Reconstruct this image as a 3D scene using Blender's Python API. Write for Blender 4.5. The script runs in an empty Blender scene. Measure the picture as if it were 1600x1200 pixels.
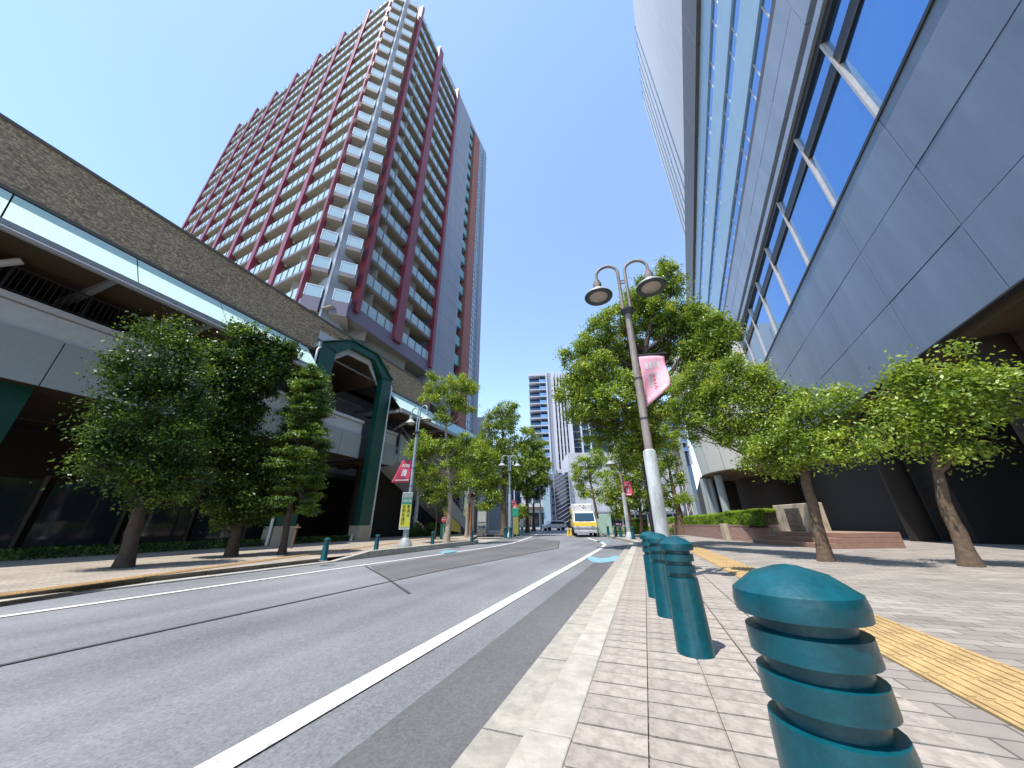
import bpy, math, random
import numpy as np
from mathutils import Vector, Matrix
random.seed(7); rng = np.random.default_rng(11)
R = math.radians
scn = bpy.context.scene
col = scn.collection

# ------------------------------------------------------------------ camera
F, CH = 506.0, 0.95                      # focal length for a 1600 px wide picture, eye height
PITCH, ROLL = math.atan(220/F), R(.6)
cd = bpy.data.cameras.new('camera'); cam = bpy.data.objects.new('camera', cd); col.objects.link(cam)
scn.camera = cam
cd.sensor_fit = 'HORIZONTAL'; cd.sensor_width = 36; cd.lens = F/1600*36
cd.clip_start = .05; cd.clip_end = 3000
cam.matrix_world = (Matrix.Translation((0, 0, CH)) @ Matrix.Rotation(math.pi/2+PITCH, 4, 'X') @ Matrix.Rotation(-ROLL, 4, 'Z'))

# ------------------------------------------------------------------ world and sun
SUN_AZ, SUN_EL = -136., 69.
w = bpy.data.worlds.new('World'); scn.world = w; w.use_nodes = True
nt = w.node_tree; sky = nt.nodes.new('ShaderNodeTexSky'); sky.sky_type = 'NISHITA'; sky.sun_disc = False
sky.sun_elevation = R(SUN_EL); sky.sun_rotation = R(SUN_AZ); sky.air_density = 1.2; sky.dust_density = .25; sky.ozone_density = 1.2
nt.links.new(sky.outputs[0], nt.nodes['Background'].inputs[0]); nt.nodes['Background'].inputs[1].default_value = .15
sd = bpy.data.lights.new('sun', 'SUN'); sd.energy = 3.2; sd.angle = R(.5); sd.color = (1, .95, .87)
so = bpy.data.objects.new('sun', sd); col.objects.link(so)
sv = Vector((math.sin(R(SUN_AZ))*math.cos(R(SUN_EL)), math.cos(R(SUN_AZ))*math.cos(R(SUN_EL)), math.sin(R(SUN_EL))))
so.rotation_euler = sv.to_track_quat('Z', 'Y').to_euler(); so.location = sv*80
scn.view_settings.view_transform = 'Standard'; scn.view_settings.look = 'None'
scn.view_settings.exposure = 1.1; scn.view_settings.gamma = 1
scn.render.resolution_x = 1024; scn.render.resolution_y = 768
scn.cycles.max_bounces = 8; scn.cycles.transparent_max_bounces = 8

# ------------------------------------------------------------------ measuring helpers
def ray(px, py):
    a = (px-800)/F; b = (600-py)/F
    X = a*math.cos(ROLL)+b*math.sin(ROLL); U = -a*math.sin(ROLL)+b*math.cos(ROLL)
    return Vector((X, math.cos(PITCH)-U*math.sin(PITCH), math.sin(PITCH)+U*math.cos(PITCH)))
def gp(px, py, z=0.):
    d = ray(px, py); t = (z-CH)/d.z; return Vector((d.x*t, d.y*t, z))
def at(px, py, dist):
    d = ray(px, py); t = dist/math.hypot(d.x, d.y); return Vector((d.x*t, d.y*t, CH+d.z*t))
def pr(p):
    z = p[2]-CH; f = p[1]*math.cos(PITCH)+z*math.sin(PITCH)
    return max(f, .1)
class Frame:
    """x runs along azimuth az, y to its left, z up"""
    def __init__(s, o, az):
        s.o = Vector((o[0], o[1], 0)); s.az = az; a = R(az)
        s.u = Vector((math.sin(a), math.cos(a), 0)); s.v = Vector((-math.cos(a), math.sin(a), 0)); s.rz = math.pi/2-a
    def p(s, x, y, z): return s.o+s.u*x+s.v*y+Vector((0, 0, z))
    def inv(s, p):
        q = Vector(p)-s.o; return q.dot(s.u), q.dot(s.v)
    def hit(s, px, py, y=0):
        d = ray(px, py); o = s.o+s.v*y
        t = o.dot(s.v)/d.dot(s.v); q = d*t
        return (q-s.o).dot(s.u), q.z+CH
ST = Frame((0, 0), 20.4)
WORLD = Frame((0, 0), 90)

# ------------------------------------------------------------------ materials
def newmat(name):
    m = bpy.data.materials.new(name); m.use_nodes = True; return m, m.node_tree, m.node_tree.nodes['Principled BSDF']
def mat(name, c, rough=.6, metal=0, var=.12, scale=6, bump=0, bscale=30, spec=.5, alpha=None, trans=0, streak=0, obj=True, coat=0):
    m, t, b = newmat(name)
    tc = t.nodes.new('ShaderNodeTexCoord'); src = tc.outputs['Object']
    b.inputs['Roughness'].default_value = rough; b.inputs['Metallic'].default_value = metal
    b.inputs['Specular IOR Level'].default_value = spec; b.inputs['Transmission Weight'].default_value = trans
    b.inputs['Coat Weight'].default_value = coat
    n = t.nodes.new('ShaderNodeTexNoise'); n.inputs['Scale'].default_value = scale; n.inputs['Detail'].default_value = 6; n.inputs['Roughness'].default_value = .65
    mp = t.nodes.new('ShaderNodeMapping'); t.links.new(src, mp.inputs[0]); t.links.new(mp.outputs[0], n.inputs['Vector'])
    if streak: mp.inputs['Scale'].default_value = (1, 1, streak)
    mr = t.nodes.new('ShaderNodeMapRange'); mr.inputs['From Min'].default_value = .3; mr.inputs['From Max'].default_value = .7
    mr.inputs['To Min'].default_value = 1-var; mr.inputs['To Max'].default_value = 1+var
    t.links.new(n.outputs['Fac'], mr.inputs['Value'])
    oi = t.nodes.new('ShaderNodeObjectInfo'); m2 = t.nodes.new('ShaderNodeMath'); m2.operation = 'MULTIPLY_ADD'
    m2.inputs[1].default_value = var*.6; m2.inputs[2].default_value = 1-var*.3; t.links.new(oi.outputs['Random'], m2.inputs[0])
    m3 = t.nodes.new('ShaderNodeMath'); m3.operation = 'MULTIPLY'; t.links.new(m2.outputs[0], m3.inputs[0]); t.links.new(mr.outputs[0], m3.inputs[1])
    vm = t.nodes.new('ShaderNodeVectorMath'); vm.operation = 'SCALE'; vm.inputs[0].default_value = c; t.links.new(m3.outputs[0], vm.inputs['Scale'])
    t.links.new(vm.outputs[0], b.inputs['Base Color'])
    if bump:
        n2 = t.nodes.new('ShaderNodeTexNoise'); n2.inputs['Scale'].default_value = bscale; n2.inputs['Detail'].default_value = 8
        t.links.new(src, n2.inputs['Vector'])
        bp = t.nodes.new('ShaderNodeBump'); bp.inputs['Strength'].default_value = bump; bp.inputs['Distance'].default_value = .02
        t.links.new(n2.outputs['Fac'], bp.inputs['Height']); t.links.new(bp.outputs[0], b.inputs['Normal'])
    return m
M = {}
def asphalt(name, c, c2):
    m, t, b = newmat(name); tc = t.nodes.new('ShaderNodeTexCoord'); L = t.links.new
    big = t.nodes.new('ShaderNodeTexNoise'); big.inputs['Scale'].default_value = .35; big.inputs['Detail'].default_value = 8; L(tc.outputs['Object'], big.inputs['Vector'])
    fine = t.nodes.new('ShaderNodeTexVoronoi'); fine.inputs['Scale'].default_value = 75; L(tc.outputs['Object'], fine.inputs['Vector'])
    med = t.nodes.new('ShaderNodeTexNoise'); med.inputs['Scale'].default_value = 14; med.inputs['Detail'].default_value = 9; med.inputs['Roughness'].default_value = .8; L(tc.outputs['Object'], med.inputs['Vector'])
    a = t.nodes.new('ShaderNodeMath'); a.operation = 'MULTIPLY_ADD'; L(fine.outputs['Color'], a.inputs[0]); a.inputs[1].default_value = .45; L(big.outputs['Fac'], a.inputs[2])
    a2 = t.nodes.new('ShaderNodeMath'); a2.operation = 'MULTIPLY_ADD'; L(med.outputs['Fac'], a2.inputs[0]); a2.inputs[1].default_value = .6; L(a.outputs[0], a2.inputs[2])
    mpw = t.nodes.new('ShaderNodeMapping'); mpw.inputs['Rotation'].default_value = (0, 0, -ST.rz); L(tc.outputs['Object'], mpw.inputs[0]); mp2 = t.nodes.new('ShaderNodeMapping'); mp2.inputs['Scale'].default_value = (.03, 1.0, 1); L(mpw.outputs[0], mp2.inputs[0]); mpw = mp2
    wr = t.nodes.new('ShaderNodeTexNoise'); wr.inputs['Scale'].default_value = 1.4; wr.inputs['Detail'].default_value = 5; L(mpw.outputs[0], wr.inputs['Vector'])
    a3 = t.nodes.new('ShaderNodeMath'); a3.operation = 'MULTIPLY_ADD'; L(wr.outputs['Fac'], a3.inputs[0]); a3.inputs[1].default_value = .9; a3.inputs[2].default_value = -.45
    a4 = t.nodes.new('ShaderNodeMath'); a4.operation = 'ADD'; L(a3.outputs[0], a4.inputs[0]); L(a2.outputs[0], a4.inputs[1]); a2 = a4
    rp = t.nodes.new('ShaderNodeMapRange'); rp.inputs['From Min'].default_value = .6; rp.inputs['From Max'].default_value = 1.5; L(a2.outputs[0], rp.inputs['Value'])
    mx = t.nodes.new('ShaderNodeMix'); mx.data_type = 'RGBA'; L(rp.outputs[0], mx.inputs['Factor']); mx.inputs['A'].default_value = (*c, 1); mx.inputs['B'].default_value = (*c2, 1)
    L(mx.outputs['Result'], b.inputs['Base Color']); b.inputs['Roughness'].default_value = .9
    bp = t.nodes.new('ShaderNodeBump'); bp.inputs['Strength'].default_value = .35; bp.inputs['Distance'].default_value = .01; L(a2.outputs[0], bp.inputs['Height']); L(bp.outputs[0], b.inputs['Normal'])
    return m
M['asphalt'] = asphalt('asphalt', (.085, .09, .1), (.25, .256, .27))
M['patch'] = asphalt('asphalt_patch', (.06, .06, .064), (.15, .15, .155))
M['seal'] = mat('seam_sealant', (.055, .056, .06), .7)
M['paint'] = mat('road_paint', (.74, .74, .72), .7, var=.2, scale=12)
def wornpaint():
    m, t, b = newmat('worn_road_paint'); L = t.links.new; tc = t.nodes.new('ShaderNodeTexCoord')
    n = t.nodes.new('ShaderNodeTexNoise'); n.inputs['Scale'].default_value = 9; n.inputs['Detail'].default_value = 10; n.inputs['Roughness'].default_value = .8; L(tc.outputs['Object'], n.inputs['Vector'])
    r = t.nodes.new('ShaderNodeValToRGB'); r.color_ramp.elements[0].position = .36; r.color_ramp.elements[0].color = (.25, .25, .26, 1); r.color_ramp.elements[1].position = .47; r.color_ramp.elements[1].color = (.56, .56, .55, 1)
    L(n.outputs['Fac'], r.inputs[0]); L(r.outputs[0], b.inputs['Base Color']); b.inputs['Roughness'].default_value = .75
    return m
M['paint'] = wornpaint()
M['blue_paint'] = mat('blue_paint', (.17, .34, .41), .75, var=.3, scale=10)
def paving(name, c1, c2, mortar, sx, sy, rot=0):
    m, t, b = newmat(name); L = t.links.new; tc = t.nodes.new('ShaderNodeTexCoord'); mp = t.nodes.new('ShaderNodeMapping')
    mp.inputs['Rotation'].default_value = (0, 0, rot); L(tc.outputs['Object'], mp.inputs[0])
    k = t.nodes.new('ShaderNodeTexBrick'); L(mp.outputs[0], k.inputs['Vector']); k.inputs['Scale'].default_value = 1
    k.inputs['Brick Width'].default_value = sx; k.inputs['Row Height'].default_value = sy; k.inputs['Mortar Size'].default_value = .006
    k.inputs['Color1'].default_value = (*c1, 1); k.inputs['Color2'].default_value = (*c2, 1); k.inputs['Mortar'].default_value = (*mortar, 1)
    n = t.nodes.new('ShaderNodeTexNoise'); n.inputs['Scale'].default_value = 1.3; n.inputs['Detail'].default_value = 9; n.inputs['Roughness'].default_value = .7; L(tc.outputs['Object'], n.inputs['Vector'])
    mr = t.nodes.new('ShaderNodeMapRange'); mr.inputs['From Min'].default_value = .3; mr.inputs['From Max'].default_value = .7; mr.inputs['To Min'].default_value = .72; mr.inputs['To Max'].default_value = 1.2; L(n.outputs['Fac'], mr.inputs['Value'])
    vm = t.nodes.new('ShaderNodeVectorMath'); vm.operation = 'SCALE'; L(k.outputs['Color'], vm.inputs[0]); L(mr.outputs[0], vm.inputs['Scale'])
    L(vm.outputs[0], b.inputs['Base Color']); b.inputs['Roughness'].default_value = .85
    bp = t.nodes.new('ShaderNodeBump'); bp.inputs['Strength'].default_value = .5; bp.inputs['Distance'].default_value = .01; bp.invert = True; L(k.outputs['Fac'], bp.inputs['Height']); L(bp.outputs[0], b.inputs['Normal'])
    return m
M['paving_r'] = paving('right_paving', (.32, .29, .26), (.24, .215, .195), (.12, .105, .095), .3, .15, math.pi/2-ST.rz)
M['paving_l'] = paving('left_paving', (.36, .31, .26), (.28, .235, .19), (.15, .13, .11), .3, .15, -ST.rz)
M['paver'] = mat('paver', (.31, .275, .245), .85, var=.3, scale=14, bump=.3)
M['tactile'] = mat('tactile_yellow', (.42, .29, .13), .75, var=.3, scale=8)
M['tactile_dull'] = mat('tactile_tan', (.5, .33, .16), .75, var=.2, scale=8)
M['kerb'] = mat('kerb_concrete', (.37, .35, .31), .85, var=.22, scale=7, bump=.3)
M['kerb_dark'] = mat('gutter_concrete', (.30, .285, .25), .85, var=.25, scale=7, bump=.3)
M['concrete'] = mat('grey_concrete', (.29, .32, .40), .8, var=.08, scale=1.2, streak=.08)
M['white_con'] = mat('white_concrete', (.5, .515, .56), .75, var=.07, scale=1.5, streak=.1)
M['pilaster_grey'] = mat('pilaster_grey', (.36, .39, .44), .75, var=.07, scale=1.5, streak=.1)
M['soffit'] = mat('tan_soffit', (.30, .265, .195), .8, var=.08, scale=.8)
M['back_wall'] = mat('balcony_back_wall', (.27, .25, .20), .8, var=.08, scale=.8)
M['red'] = mat('red_pier_paint', (.21, .03, .048), .45, var=.1, scale=1, coat=.15)
M['red_tile'] = mat('terracotta_tile', (.30, .12, .10), .7, var=.15, scale=2)
M['purple'] = mat('purple_grey_fascia', (.17, .145, .2), .55, var=.08)
M['edge'] = mat('slab_edge', (.16, .155, .18), .6)
M['rail'] = mat('pale_rail', (.7, .72, .75), .35, metal=.3)
def glass(name, c, tr=.35, rough=.06, refl=.5, metal=.0):
    m, t, b = newmat(name); L = t.links.new
    b.inputs['Base Color'].default_value = (*c, 1); b.inputs['Roughness'].default_value = rough
    b.inputs['Specular IOR Level'].default_value = refl; b.inputs['Metallic'].default_value = metal
    tc = t.nodes.new('ShaderNodeTexCoord'); n = t.nodes.new('ShaderNodeTexNoise'); n.inputs['Scale'].default_value = .5; L(tc.outputs['Object'], n.inputs['Vector'])
    bp = t.nodes.new('ShaderNodeBump'); bp.inputs['Strength'].default_value = .12; bp.inputs['Distance'].default_value = .05; L(n.outputs['Fac'], bp.inputs['Height']); L(bp.outputs[0], b.inputs['Normal'])
    if tr:
        tb = t.nodes.new('ShaderNodeBsdfTransparent'); tb.inputs[0].default_value = (.8, .92, .92, 1); mx = t.nodes.new('ShaderNodeMixShader'); mx.inputs[0].default_value = 1-tr
        L(tb.outputs[0], mx.inputs[1]); L(b.outputs[0], mx.inputs[2]); L(mx.outputs[0], t.nodes['Material Output'].inputs[0])
    return m
M['rail_glass'] = glass('frosted_rail_glass', (.42, .58, .64), .12, .25, .8)
M['blue_glass'] = glass('blue_mirror_glass', (.15, .34, .64), 0, .03, 1, .85)
M['deep_glass'] = glass('deep_blue_glass', (.10, .19, .36), 0, .05, 1, .7)
M['dark_glass'] = glass('dark_window_glass', (.03, .045, .06), 0, .05, .8)
M['far_glass'] = glass('far_window_glass', (.035, .07, .15), 0, .1, .9, .2)
M['far_rail'] = glass('far_balcony_glass', (.16, .34, .58), 0, .2, .9, .2)
M['sky_glass'] = glass('pale_sky_glass', (.42, .56, .66), 0, .08, .9, .3)
M['teal_glass'] = glass('teal_canopy_glass', (.22, .52, .54), .25, .1, .8)
M['mint'] = mat('mint_panel', (.50, .68, .62), .45, var=.05)
M['green'] = mat('dark_green_steel', (.003, .062, .046), .45, var=.15, scale=1.5)
M['green_box'] = mat('green_box_paint', (.01, .26, .17), .45)
M['teal'] = mat('teal_bollard_paint', (.0, .07, .095), .36, var=.3, scale=16, coat=.15, bump=.12, bscale=45)
M['dark'] = mat('dark_interior', (.018, .015, .013), .9)  # near-black, stands in for deep shade under the buildings
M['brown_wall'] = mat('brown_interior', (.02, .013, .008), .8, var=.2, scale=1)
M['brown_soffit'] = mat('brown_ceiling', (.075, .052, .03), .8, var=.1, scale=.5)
M['black_metal'] = mat('black_metal', (.03, .03, .035), .5)
M['grey_metal'] = mat('grey_metal', (.30, .31, .33), .45, metal=.3)
M['panel_grey'] = mat('pale_grey_panel', (.30, .34, .345), .55, var=.06)
M['white_panel'] = mat('white_panel', (.5, .52, .55), .55, var=.06)
M['silver'] = mat('silver_cladding', (.34, .38, .45), .42, metal=.25, var=.14, streak=.1, scale=.7)
M['silver_dark'] = mat('grey_cladding', (.20, .245, .315), .45, metal=.2, var=.16, scale=.9, streak=.12)
M['pale_blue'] = mat('pale_blue_cladding', (.38, .52, .62), .4, metal=.25, var=.05, scale=.7)
M['bronze'] = mat('bronze_band', (.12, .105, .095), .5, metal=.2, var=.1)
M['mull'] = mat('beige_mullion', (.55, .5, .45), .4, metal=.3)
M['drum'] = mat('cream_drum_panel', (.56, .55, .5), .5, var=.05, scale=.5)
M['lamp_metal'] = mat('weathered_lamp_paint', (.24, .205, .19), .6, var=.4, scale=7, streak=.3, bump=.1)
M['lamp_white'] = mat('weathered_silver_sleeve', (.42, .45, .46), .5, var=.5, scale=5, streak=.25, bump=.15)
M['lamp_blue'] = mat('blue_grey_paint', (.26, .33, .38), .5, var=.2, scale=6, streak=.3)
M['lens'] = mat('lamp_lens', (.33, .29, .26), .25, spec=.8)
M['lamp_rim'] = mat('lamp_dark_rim', (.035, .045, .05), .5)
M['lamp_shade'] = mat('lamp_shade_paint', (.30, .33, .33), .5, var=.15)
M['pink'] = mat('faded_pink_banner', (.72, .36, .45), .8, var=.12, scale=4)
M['pinkred'] = mat('red_banner', (.55, .06, .12), .8, var=.15, scale=4)
M['white'] = mat('white_paint', (.62, .62, .63), .5, var=.05)
M['cream'] = mat('cream_white', (.75, .74, .7), .6, var=.06)
M['orange'] = mat('orange_paint', (.75, .22, .03), .45)
M['yellow'] = mat('yellow_paint', (.68, .48, .03), .5)
M['yellow_sign'] = mat('yellow_sign_face', (.6, .6, .05), .5, var=.03)
M['olive'] = mat('olive_sign_body', (.26, .25, .06), .6)
M['black'] = mat('black_print', (.02, .02, .02), .6)
M['red_sign'] = mat('red_sign_face', (.6, .03, .05), .5)
M['green_sign'] = mat('green_sign_face', (.02, .27, .16), .5)
M['mirror'] = glass('convex_mirror_face', (.25, .22, .2), 0, .04, 1, .9)
M['tyre'] = mat('tyre_rubber', (.02, .02, .02), .85)
M['truck_grey'] = mat('truck_grey', (.45, .46, .48), .4)
M['windscreen'] = glass('windscreen_glass', (.015, .05, .08), 0, .06, .6)
M['stone'] = mat('beige_stone', (.46, .40, .31), .75, var=.15, scale=3, bump=.2)
M['brick_pink'] = mat('pink_brick', (.38, .25, .22), .85, var=.35, scale=10, bump=.3)
M['mortar'] = mat('mortar', (.30, .25, .22), .9)
M['step'] = mat('terracotta_step', (.31, .19, .145), .8, var=.15)
M['cabinet'] = mat('pale_green_cabinet', (.36, .5, .42), .5, var=.08)
M['wood'] = mat('weathered_wood', (.14, .10, .07), .8, var=.3, scale=20)
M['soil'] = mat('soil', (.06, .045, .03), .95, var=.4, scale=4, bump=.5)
M['stairs_dark'] = mat('dark_stair_steel', (.15, .165, .22), .5, metal=.2)
M['stairs_rail'] = mat('pale_stair_rail', (.36, .39, .46), .5)
def stonewall():
    m, t, b = newmat('brown_split_stone'); L = t.links.new; tc = t.nodes.new('ShaderNodeTexCoord')
    v = t.nodes.new('ShaderNodeTexVoronoi'); v.inputs['Scale'].default_value = 13; mp = t.nodes.new('ShaderNodeMapping'); mp.inputs['Scale'].default_value = (1, 1, 1.6)
    L(tc.outputs['Object'], mp.inputs[0]); L(mp.outputs[0], v.inputs['Vector'])
    r = t.nodes.new('ShaderNodeValToRGB'); e = r.color_ramp.elements
    e[0].color = (.19, .14, .09, 1); e[1].color = (.5, .39, .25, 1); e[1].position = .9; x = e.new(.5); x.color = (.31, .24, .16, 1); x = e.new(.7); x.color = (.36, .25, .19, 1)
    s = t.nodes.new('ShaderNodeSeparateColor'); L(v.outputs['Color'], s.inputs[0]); L(s.outputs[0], r.inputs[0]); L(r.outputs[0], b.inputs['Base Color']); b.inputs['Roughness'].default_value = .9
    bp = t.nodes.new('ShaderNodeBump'); bp.inputs['Strength'].default_value = .8; bp.inputs['Distance'].default_value = .05; L(s.outputs[1], bp.inputs['Height']); L(bp.outputs[0], b.inputs['Normal'])
    return m
M['stonewall'] = stonewall()
def leafmat(name, dark, mid, lite):
    m, t, b = newmat(name); L = t.links.new; g = t.nodes.new('ShaderNodeNewGeometry'); tc = t.nodes.new('ShaderNodeTexCoord')
    n = t.nodes.new('ShaderNodeTexNoise'); n.inputs['Scale'].default_value = 1.7; n.inputs['Detail'].default_value = 3; L(tc.outputs['Object'], n.inputs['Vector'])
    a = t.nodes.new('ShaderNodeMath'); a.operation = 'MULTIPLY_ADD'; L(g.outputs['Random Per Island'], a.inputs[0]); a.inputs[1].default_value = .5
    s = t.nodes.new('ShaderNodeMath'); s.operation = 'MULTIPLY_ADD'; L(n.outputs['Fac'], s.inputs[0]); s.inputs[1].default_value = 1.5; s.inputs[2].default_value = -.5; L(s.outputs[0], a.inputs[2])
    r = t.nodes.new('ShaderNodeValToRGB'); e = r.color_ramp.elements; e[0].position = .15; e[0].color = (*dark, 1); e[1].position = .95; e[1].color = (*lite, 1); x = e.new(.55); x.color = (*mid, 1)
    L(a.outputs[0], r.inputs[0]); L(r.outputs[0], b.inputs['Base Color']); b.inputs['Roughness'].default_value = .42; b.inputs['Specular IOR Level'].default_value = .45
    tr = t.nodes.new('ShaderNodeBsdfTranslucent'); vm = t.nodes.new('ShaderNodeVectorMath'); vm.operation = 'MULTIPLY'; vm.inputs[1].default_value = (1.5, 1.35, .5); L(r.outputs[0], vm.inputs[0]); L(vm.outputs[0], tr.inputs[0])
    mx = t.nodes.new('ShaderNodeMixShader'); mx.inputs[0].default_value = .38; L(b.outputs[0], mx.inputs[1]); L(tr.outputs[0], mx.inputs[2]); L(mx.outputs[0], t.nodes['Material Output'].inputs[0])
    return m
M['leaf_camphor'] = leafmat('camphor_leaves', (.06, .11, .018), (.21, .32, .045), (.48, .56, .09))
M['leaf_light'] = leafmat('light_leaves', (.07, .13, .02), (.24, .35, .04), (.5, .58, .08))
M['leaf_dark'] = leafmat('dark_leaves', (.012, .036, .01), (.045, .10, .018), (.22, .33, .04))  # kept extra dark to carry the tower's shade on the left trees
M['leaf_fir'] = leafmat('layered_leaves', (.018, .055, .016), (.09, .18, .03), (.34, .44, .06))
M['leaf_hedge'] = leafmat('hedge_leaves', (.03, .08, .01), (.11, .23, .02), (.28, .42, .04))
M['bark'] = mat('brown_bark', (.13, .09, .06), .9, var=.35, scale=9, bump=.7, bscale=14)
M['bark_dark'] = mat('dark_bark', (.07, .05, .04), .9, var=.35, scale=9, bump=.7, bscale=14)
M['bark_pale'] = mat('pale_bark', (.33, .28, .23), .85, var=.35, scale=9, bump=.5, bscale=14)

# ------------------------------------------------------------------ mesh builder
class MB:
    def __init__(s): s.v = []; s.f = []; s.m = []; s.sm = []
    def add(s, vs, fs, mi=0, smooth=False):
        n = len(s.v); s.v += [tuple(x) for x in vs]; s.f += [tuple(i+n for i in f) for f in fs]; s.m += [mi]*len(fs); s.sm += [smooth]*len(fs); return s
    def box(s, fr, x0, x1, y0, y1, z0, z1, mi=0):
        c = [fr.p(x, y, z) for z in (z0, z1) for x, y in ((x0, y0), (x1, y0), (x1, y1), (x0, y1))]
        return s.add(c, [(3, 2, 1, 0), (4, 5, 6, 7), (0, 1, 5, 4), (1, 2, 6, 5), (2, 3, 7, 6), (3, 0, 4, 7)], mi)
    def prism(s, pts, off, mi=0):
        """polygon pts (3-D) swept by vector off"""
        n = len(pts); off = Vector(off); a = [Vector(p) for p in pts]; b = [p+off for p in a]
        fs = [tuple(range(n-1, -1, -1)), tuple(range(n, 2*n))]+[(i, (i+1) % n, n+(i+1) % n, n+i) for i in range(n)]
        return s.add(a+b, fs, mi)
    def quad(s, *p, mi=0): return s.add(p, [tuple(range(len(p)))], mi)
    def tube(s, pts, rad, n=10, mi=0, cap=True):
        pts = [Vector(p) for p in pts]; rad = rad if isinstance(rad, (list, tuple)) else [rad]*len(pts)
        vs = []; ref = None
        for i, p in enumerate(pts):
            t = (pts[min(i+1, len(pts)-1)]-pts[max(i-1, 0)]).normalized()
            if ref is None: ref = t.orthogonal().normalized()
            ref = (ref-t*ref.dot(t)).normalized(); b = t.cross(ref)
            vs += [p+(ref*math.cos(2*math.pi*k/n)+b*math.sin(2*math.pi*k/n))*rad[i] for k in range(n)]
        fs = [(i*n+k, i*n+(k+1) % n, (i+1)*n+(k+1) % n, (i+1)*n+k) for i in range(len(pts)-1) for k in range(n)]
        s.add(vs, fs, mi, True)
        if cap: s.add([vs[k] for k in range(n)], [tuple(range(n-1, -1, -1))], mi); s.add([vs[-n+k] for k in range(n)], [tuple(range(n))], mi)
        return s
    def lathe(s, c, prof, n=24, mi=0, smooth=True, ax=None):
        """prof: (radius, height) pairs"""
        c = Vector(c); q = Vector((0, 0, 1)).rotation_difference(Vector(ax)) if ax is not None else None
        vs = []
        for r, h in prof:
            for k in range(n):
                v = Vector((r*math.cos(2*math.pi*k/n), r*math.sin(2*math.pi*k/n), h))
                if q: v = q @ v
                vs.append(c+v)
        fs = [(i*n+k, i*n+(k+1) % n, (i+1)*n+(k+1) % n, (i+1)*n+k) for i in range(len(prof)-1) for k in range(n)]
        return s.add(vs, fs, mi, smooth)
    def build(s, name, mats, root=None, label=None, kind=None, bev=0):
        mats = mats if isinstance(mats, (list, tuple)) else [mats]
        me = bpy.data.meshes.new(name)
        V = np.array(s.v, dtype=float).reshape(-1, 3)
        if root is not None:
            l, a = root['_l'], root['_rz']; V = V-np.array(l); c, sn = math.cos(-a), math.sin(-a)
            V = np.stack([V[:, 0]*c-V[:, 1]*sn, V[:, 0]*sn+V[:, 1]*c, V[:, 2]], 1)
        me.from_pydata(V.tolist(), [], s.f); 
        for m in mats: me.materials.append(M[m] if isinstance(m, str) else m)
        me.polygons.foreach_set('material_index', s.m); me.polygons.foreach_set('use_smooth', s.sm); me.update()
        if any(s.sm): me.set_sharp_from_angle(angle=R(38))
        o = bpy.data.objects.new(name, me); col.objects.link(o)
        if root is not None:
            o.parent = root['_o']; 
        if label: o['label'] = label
        if kind: o['kind'] = kind
        if bev:
            b = o.modifiers.new('b', 'BEVEL'); b.width = bev; b.segments = 2; b.limit_method = 'ANGLE'
        return o
class Root(dict): pass
def root(name, loc, rz=0, label=None, cat=None, group=None, kind=None):
    o = bpy.data.objects.new(name, None); col.objects.link(o); o.location = loc; o.rotation_euler.z = rz; o.empty_display_size = .2
    if kind: o['kind'] = kind
    else: o['label'] = label; o['category'] = cat
    if group: o['group'] = group
    r = Root(); r['_l'] = tuple(loc); r['_rz'] = rz; r['_o'] = o
    return r
def sub(r, o):
    """let o act as the parent of sub-parts authored in world space (same origin as root)"""
    q = Root(r); q['_o'] = o; return q
def froot(name, fr, **k): return root(name, fr.o, fr.rz, **k)
def tagm(o, label, cat, group=None):
    """top-level single mesh: move its origin to its base"""
    me = o.data; n = len(me.vertices); a = np.empty(n*3); me.vertices.foreach_get('co', a); a = a.reshape(-1, 3)
    c = np.array([(a[:, 0].min()+a[:, 0].max())/2, (a[:, 1].min()+a[:, 1].max())/2, a[:, 2].min()]); a -= c; me.vertices.foreach_set('co', a.ravel()); me.update(); o.location = c
    o['label'] = label; o['category'] = cat
    if group: o['group'] = group
    return o
def inst(name, me, r, p, rz=0, sc=(1, 1, 1)):
    o = bpy.data.objects.new(name, me); col.objects.link(o); o.parent = r['_o']
    d = Vector(p)-Vector(r['_l']); a = -r['_rz']; o.location = (d.x*math.cos(a)-d.y*math.sin(a), d.x*math.sin(a)+d.y*math.cos(a), d.z)
    o.rotation_euler.z = rz-r['_rz']; o.scale = sc
    if name == 'cladding_panel' and r.get('_tilt'): o.rotation_euler = (random.uniform(-.004, .004), 0, o.rotation_euler.z+random.uniform(-.003, .003))
    return o
def boxmesh(name, sx, sy, sz, m):
    b = MB().box(WORLD0, 0, sx, 0, sy, 0, sz); me = bpy.data.meshes.new(name); me.from_pydata(b.v, [], b.f); me.materials.append(M[m]); me.update(); return me
class W0:
    def p(s, x, y, z): return Vector((x, y, z))
WORLD0 = W0()
def copy_tree(r, loc, rz=0, label=None):
    def cp(o, par):
        c = o.copy(); col.objects.link(c); c.parent = par
        for ch in list(o.children): cp(ch, c)
        return c
    c = cp(r['_o'], None); c.location = loc; c.rotation_euler.z = rz
    if label: c['label'] = label
    return c
def text_mesh(s, size):
    cu = bpy.data.curves.new('t', 'FONT'); cu.body = s; cu.size = size; cu.align_x = 'CENTER'; cu.align_y = 'CENTER'; cu.extrude = .002
    o = bpy.data.objects.new('t', cu); col.objects.link(o); dg = bpy.context.evaluated_depsgraph_get(); me = bpy.data.meshes.new_from_object(o.evaluated_get(dg)); bpy.data.objects.remove(o); return me
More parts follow.
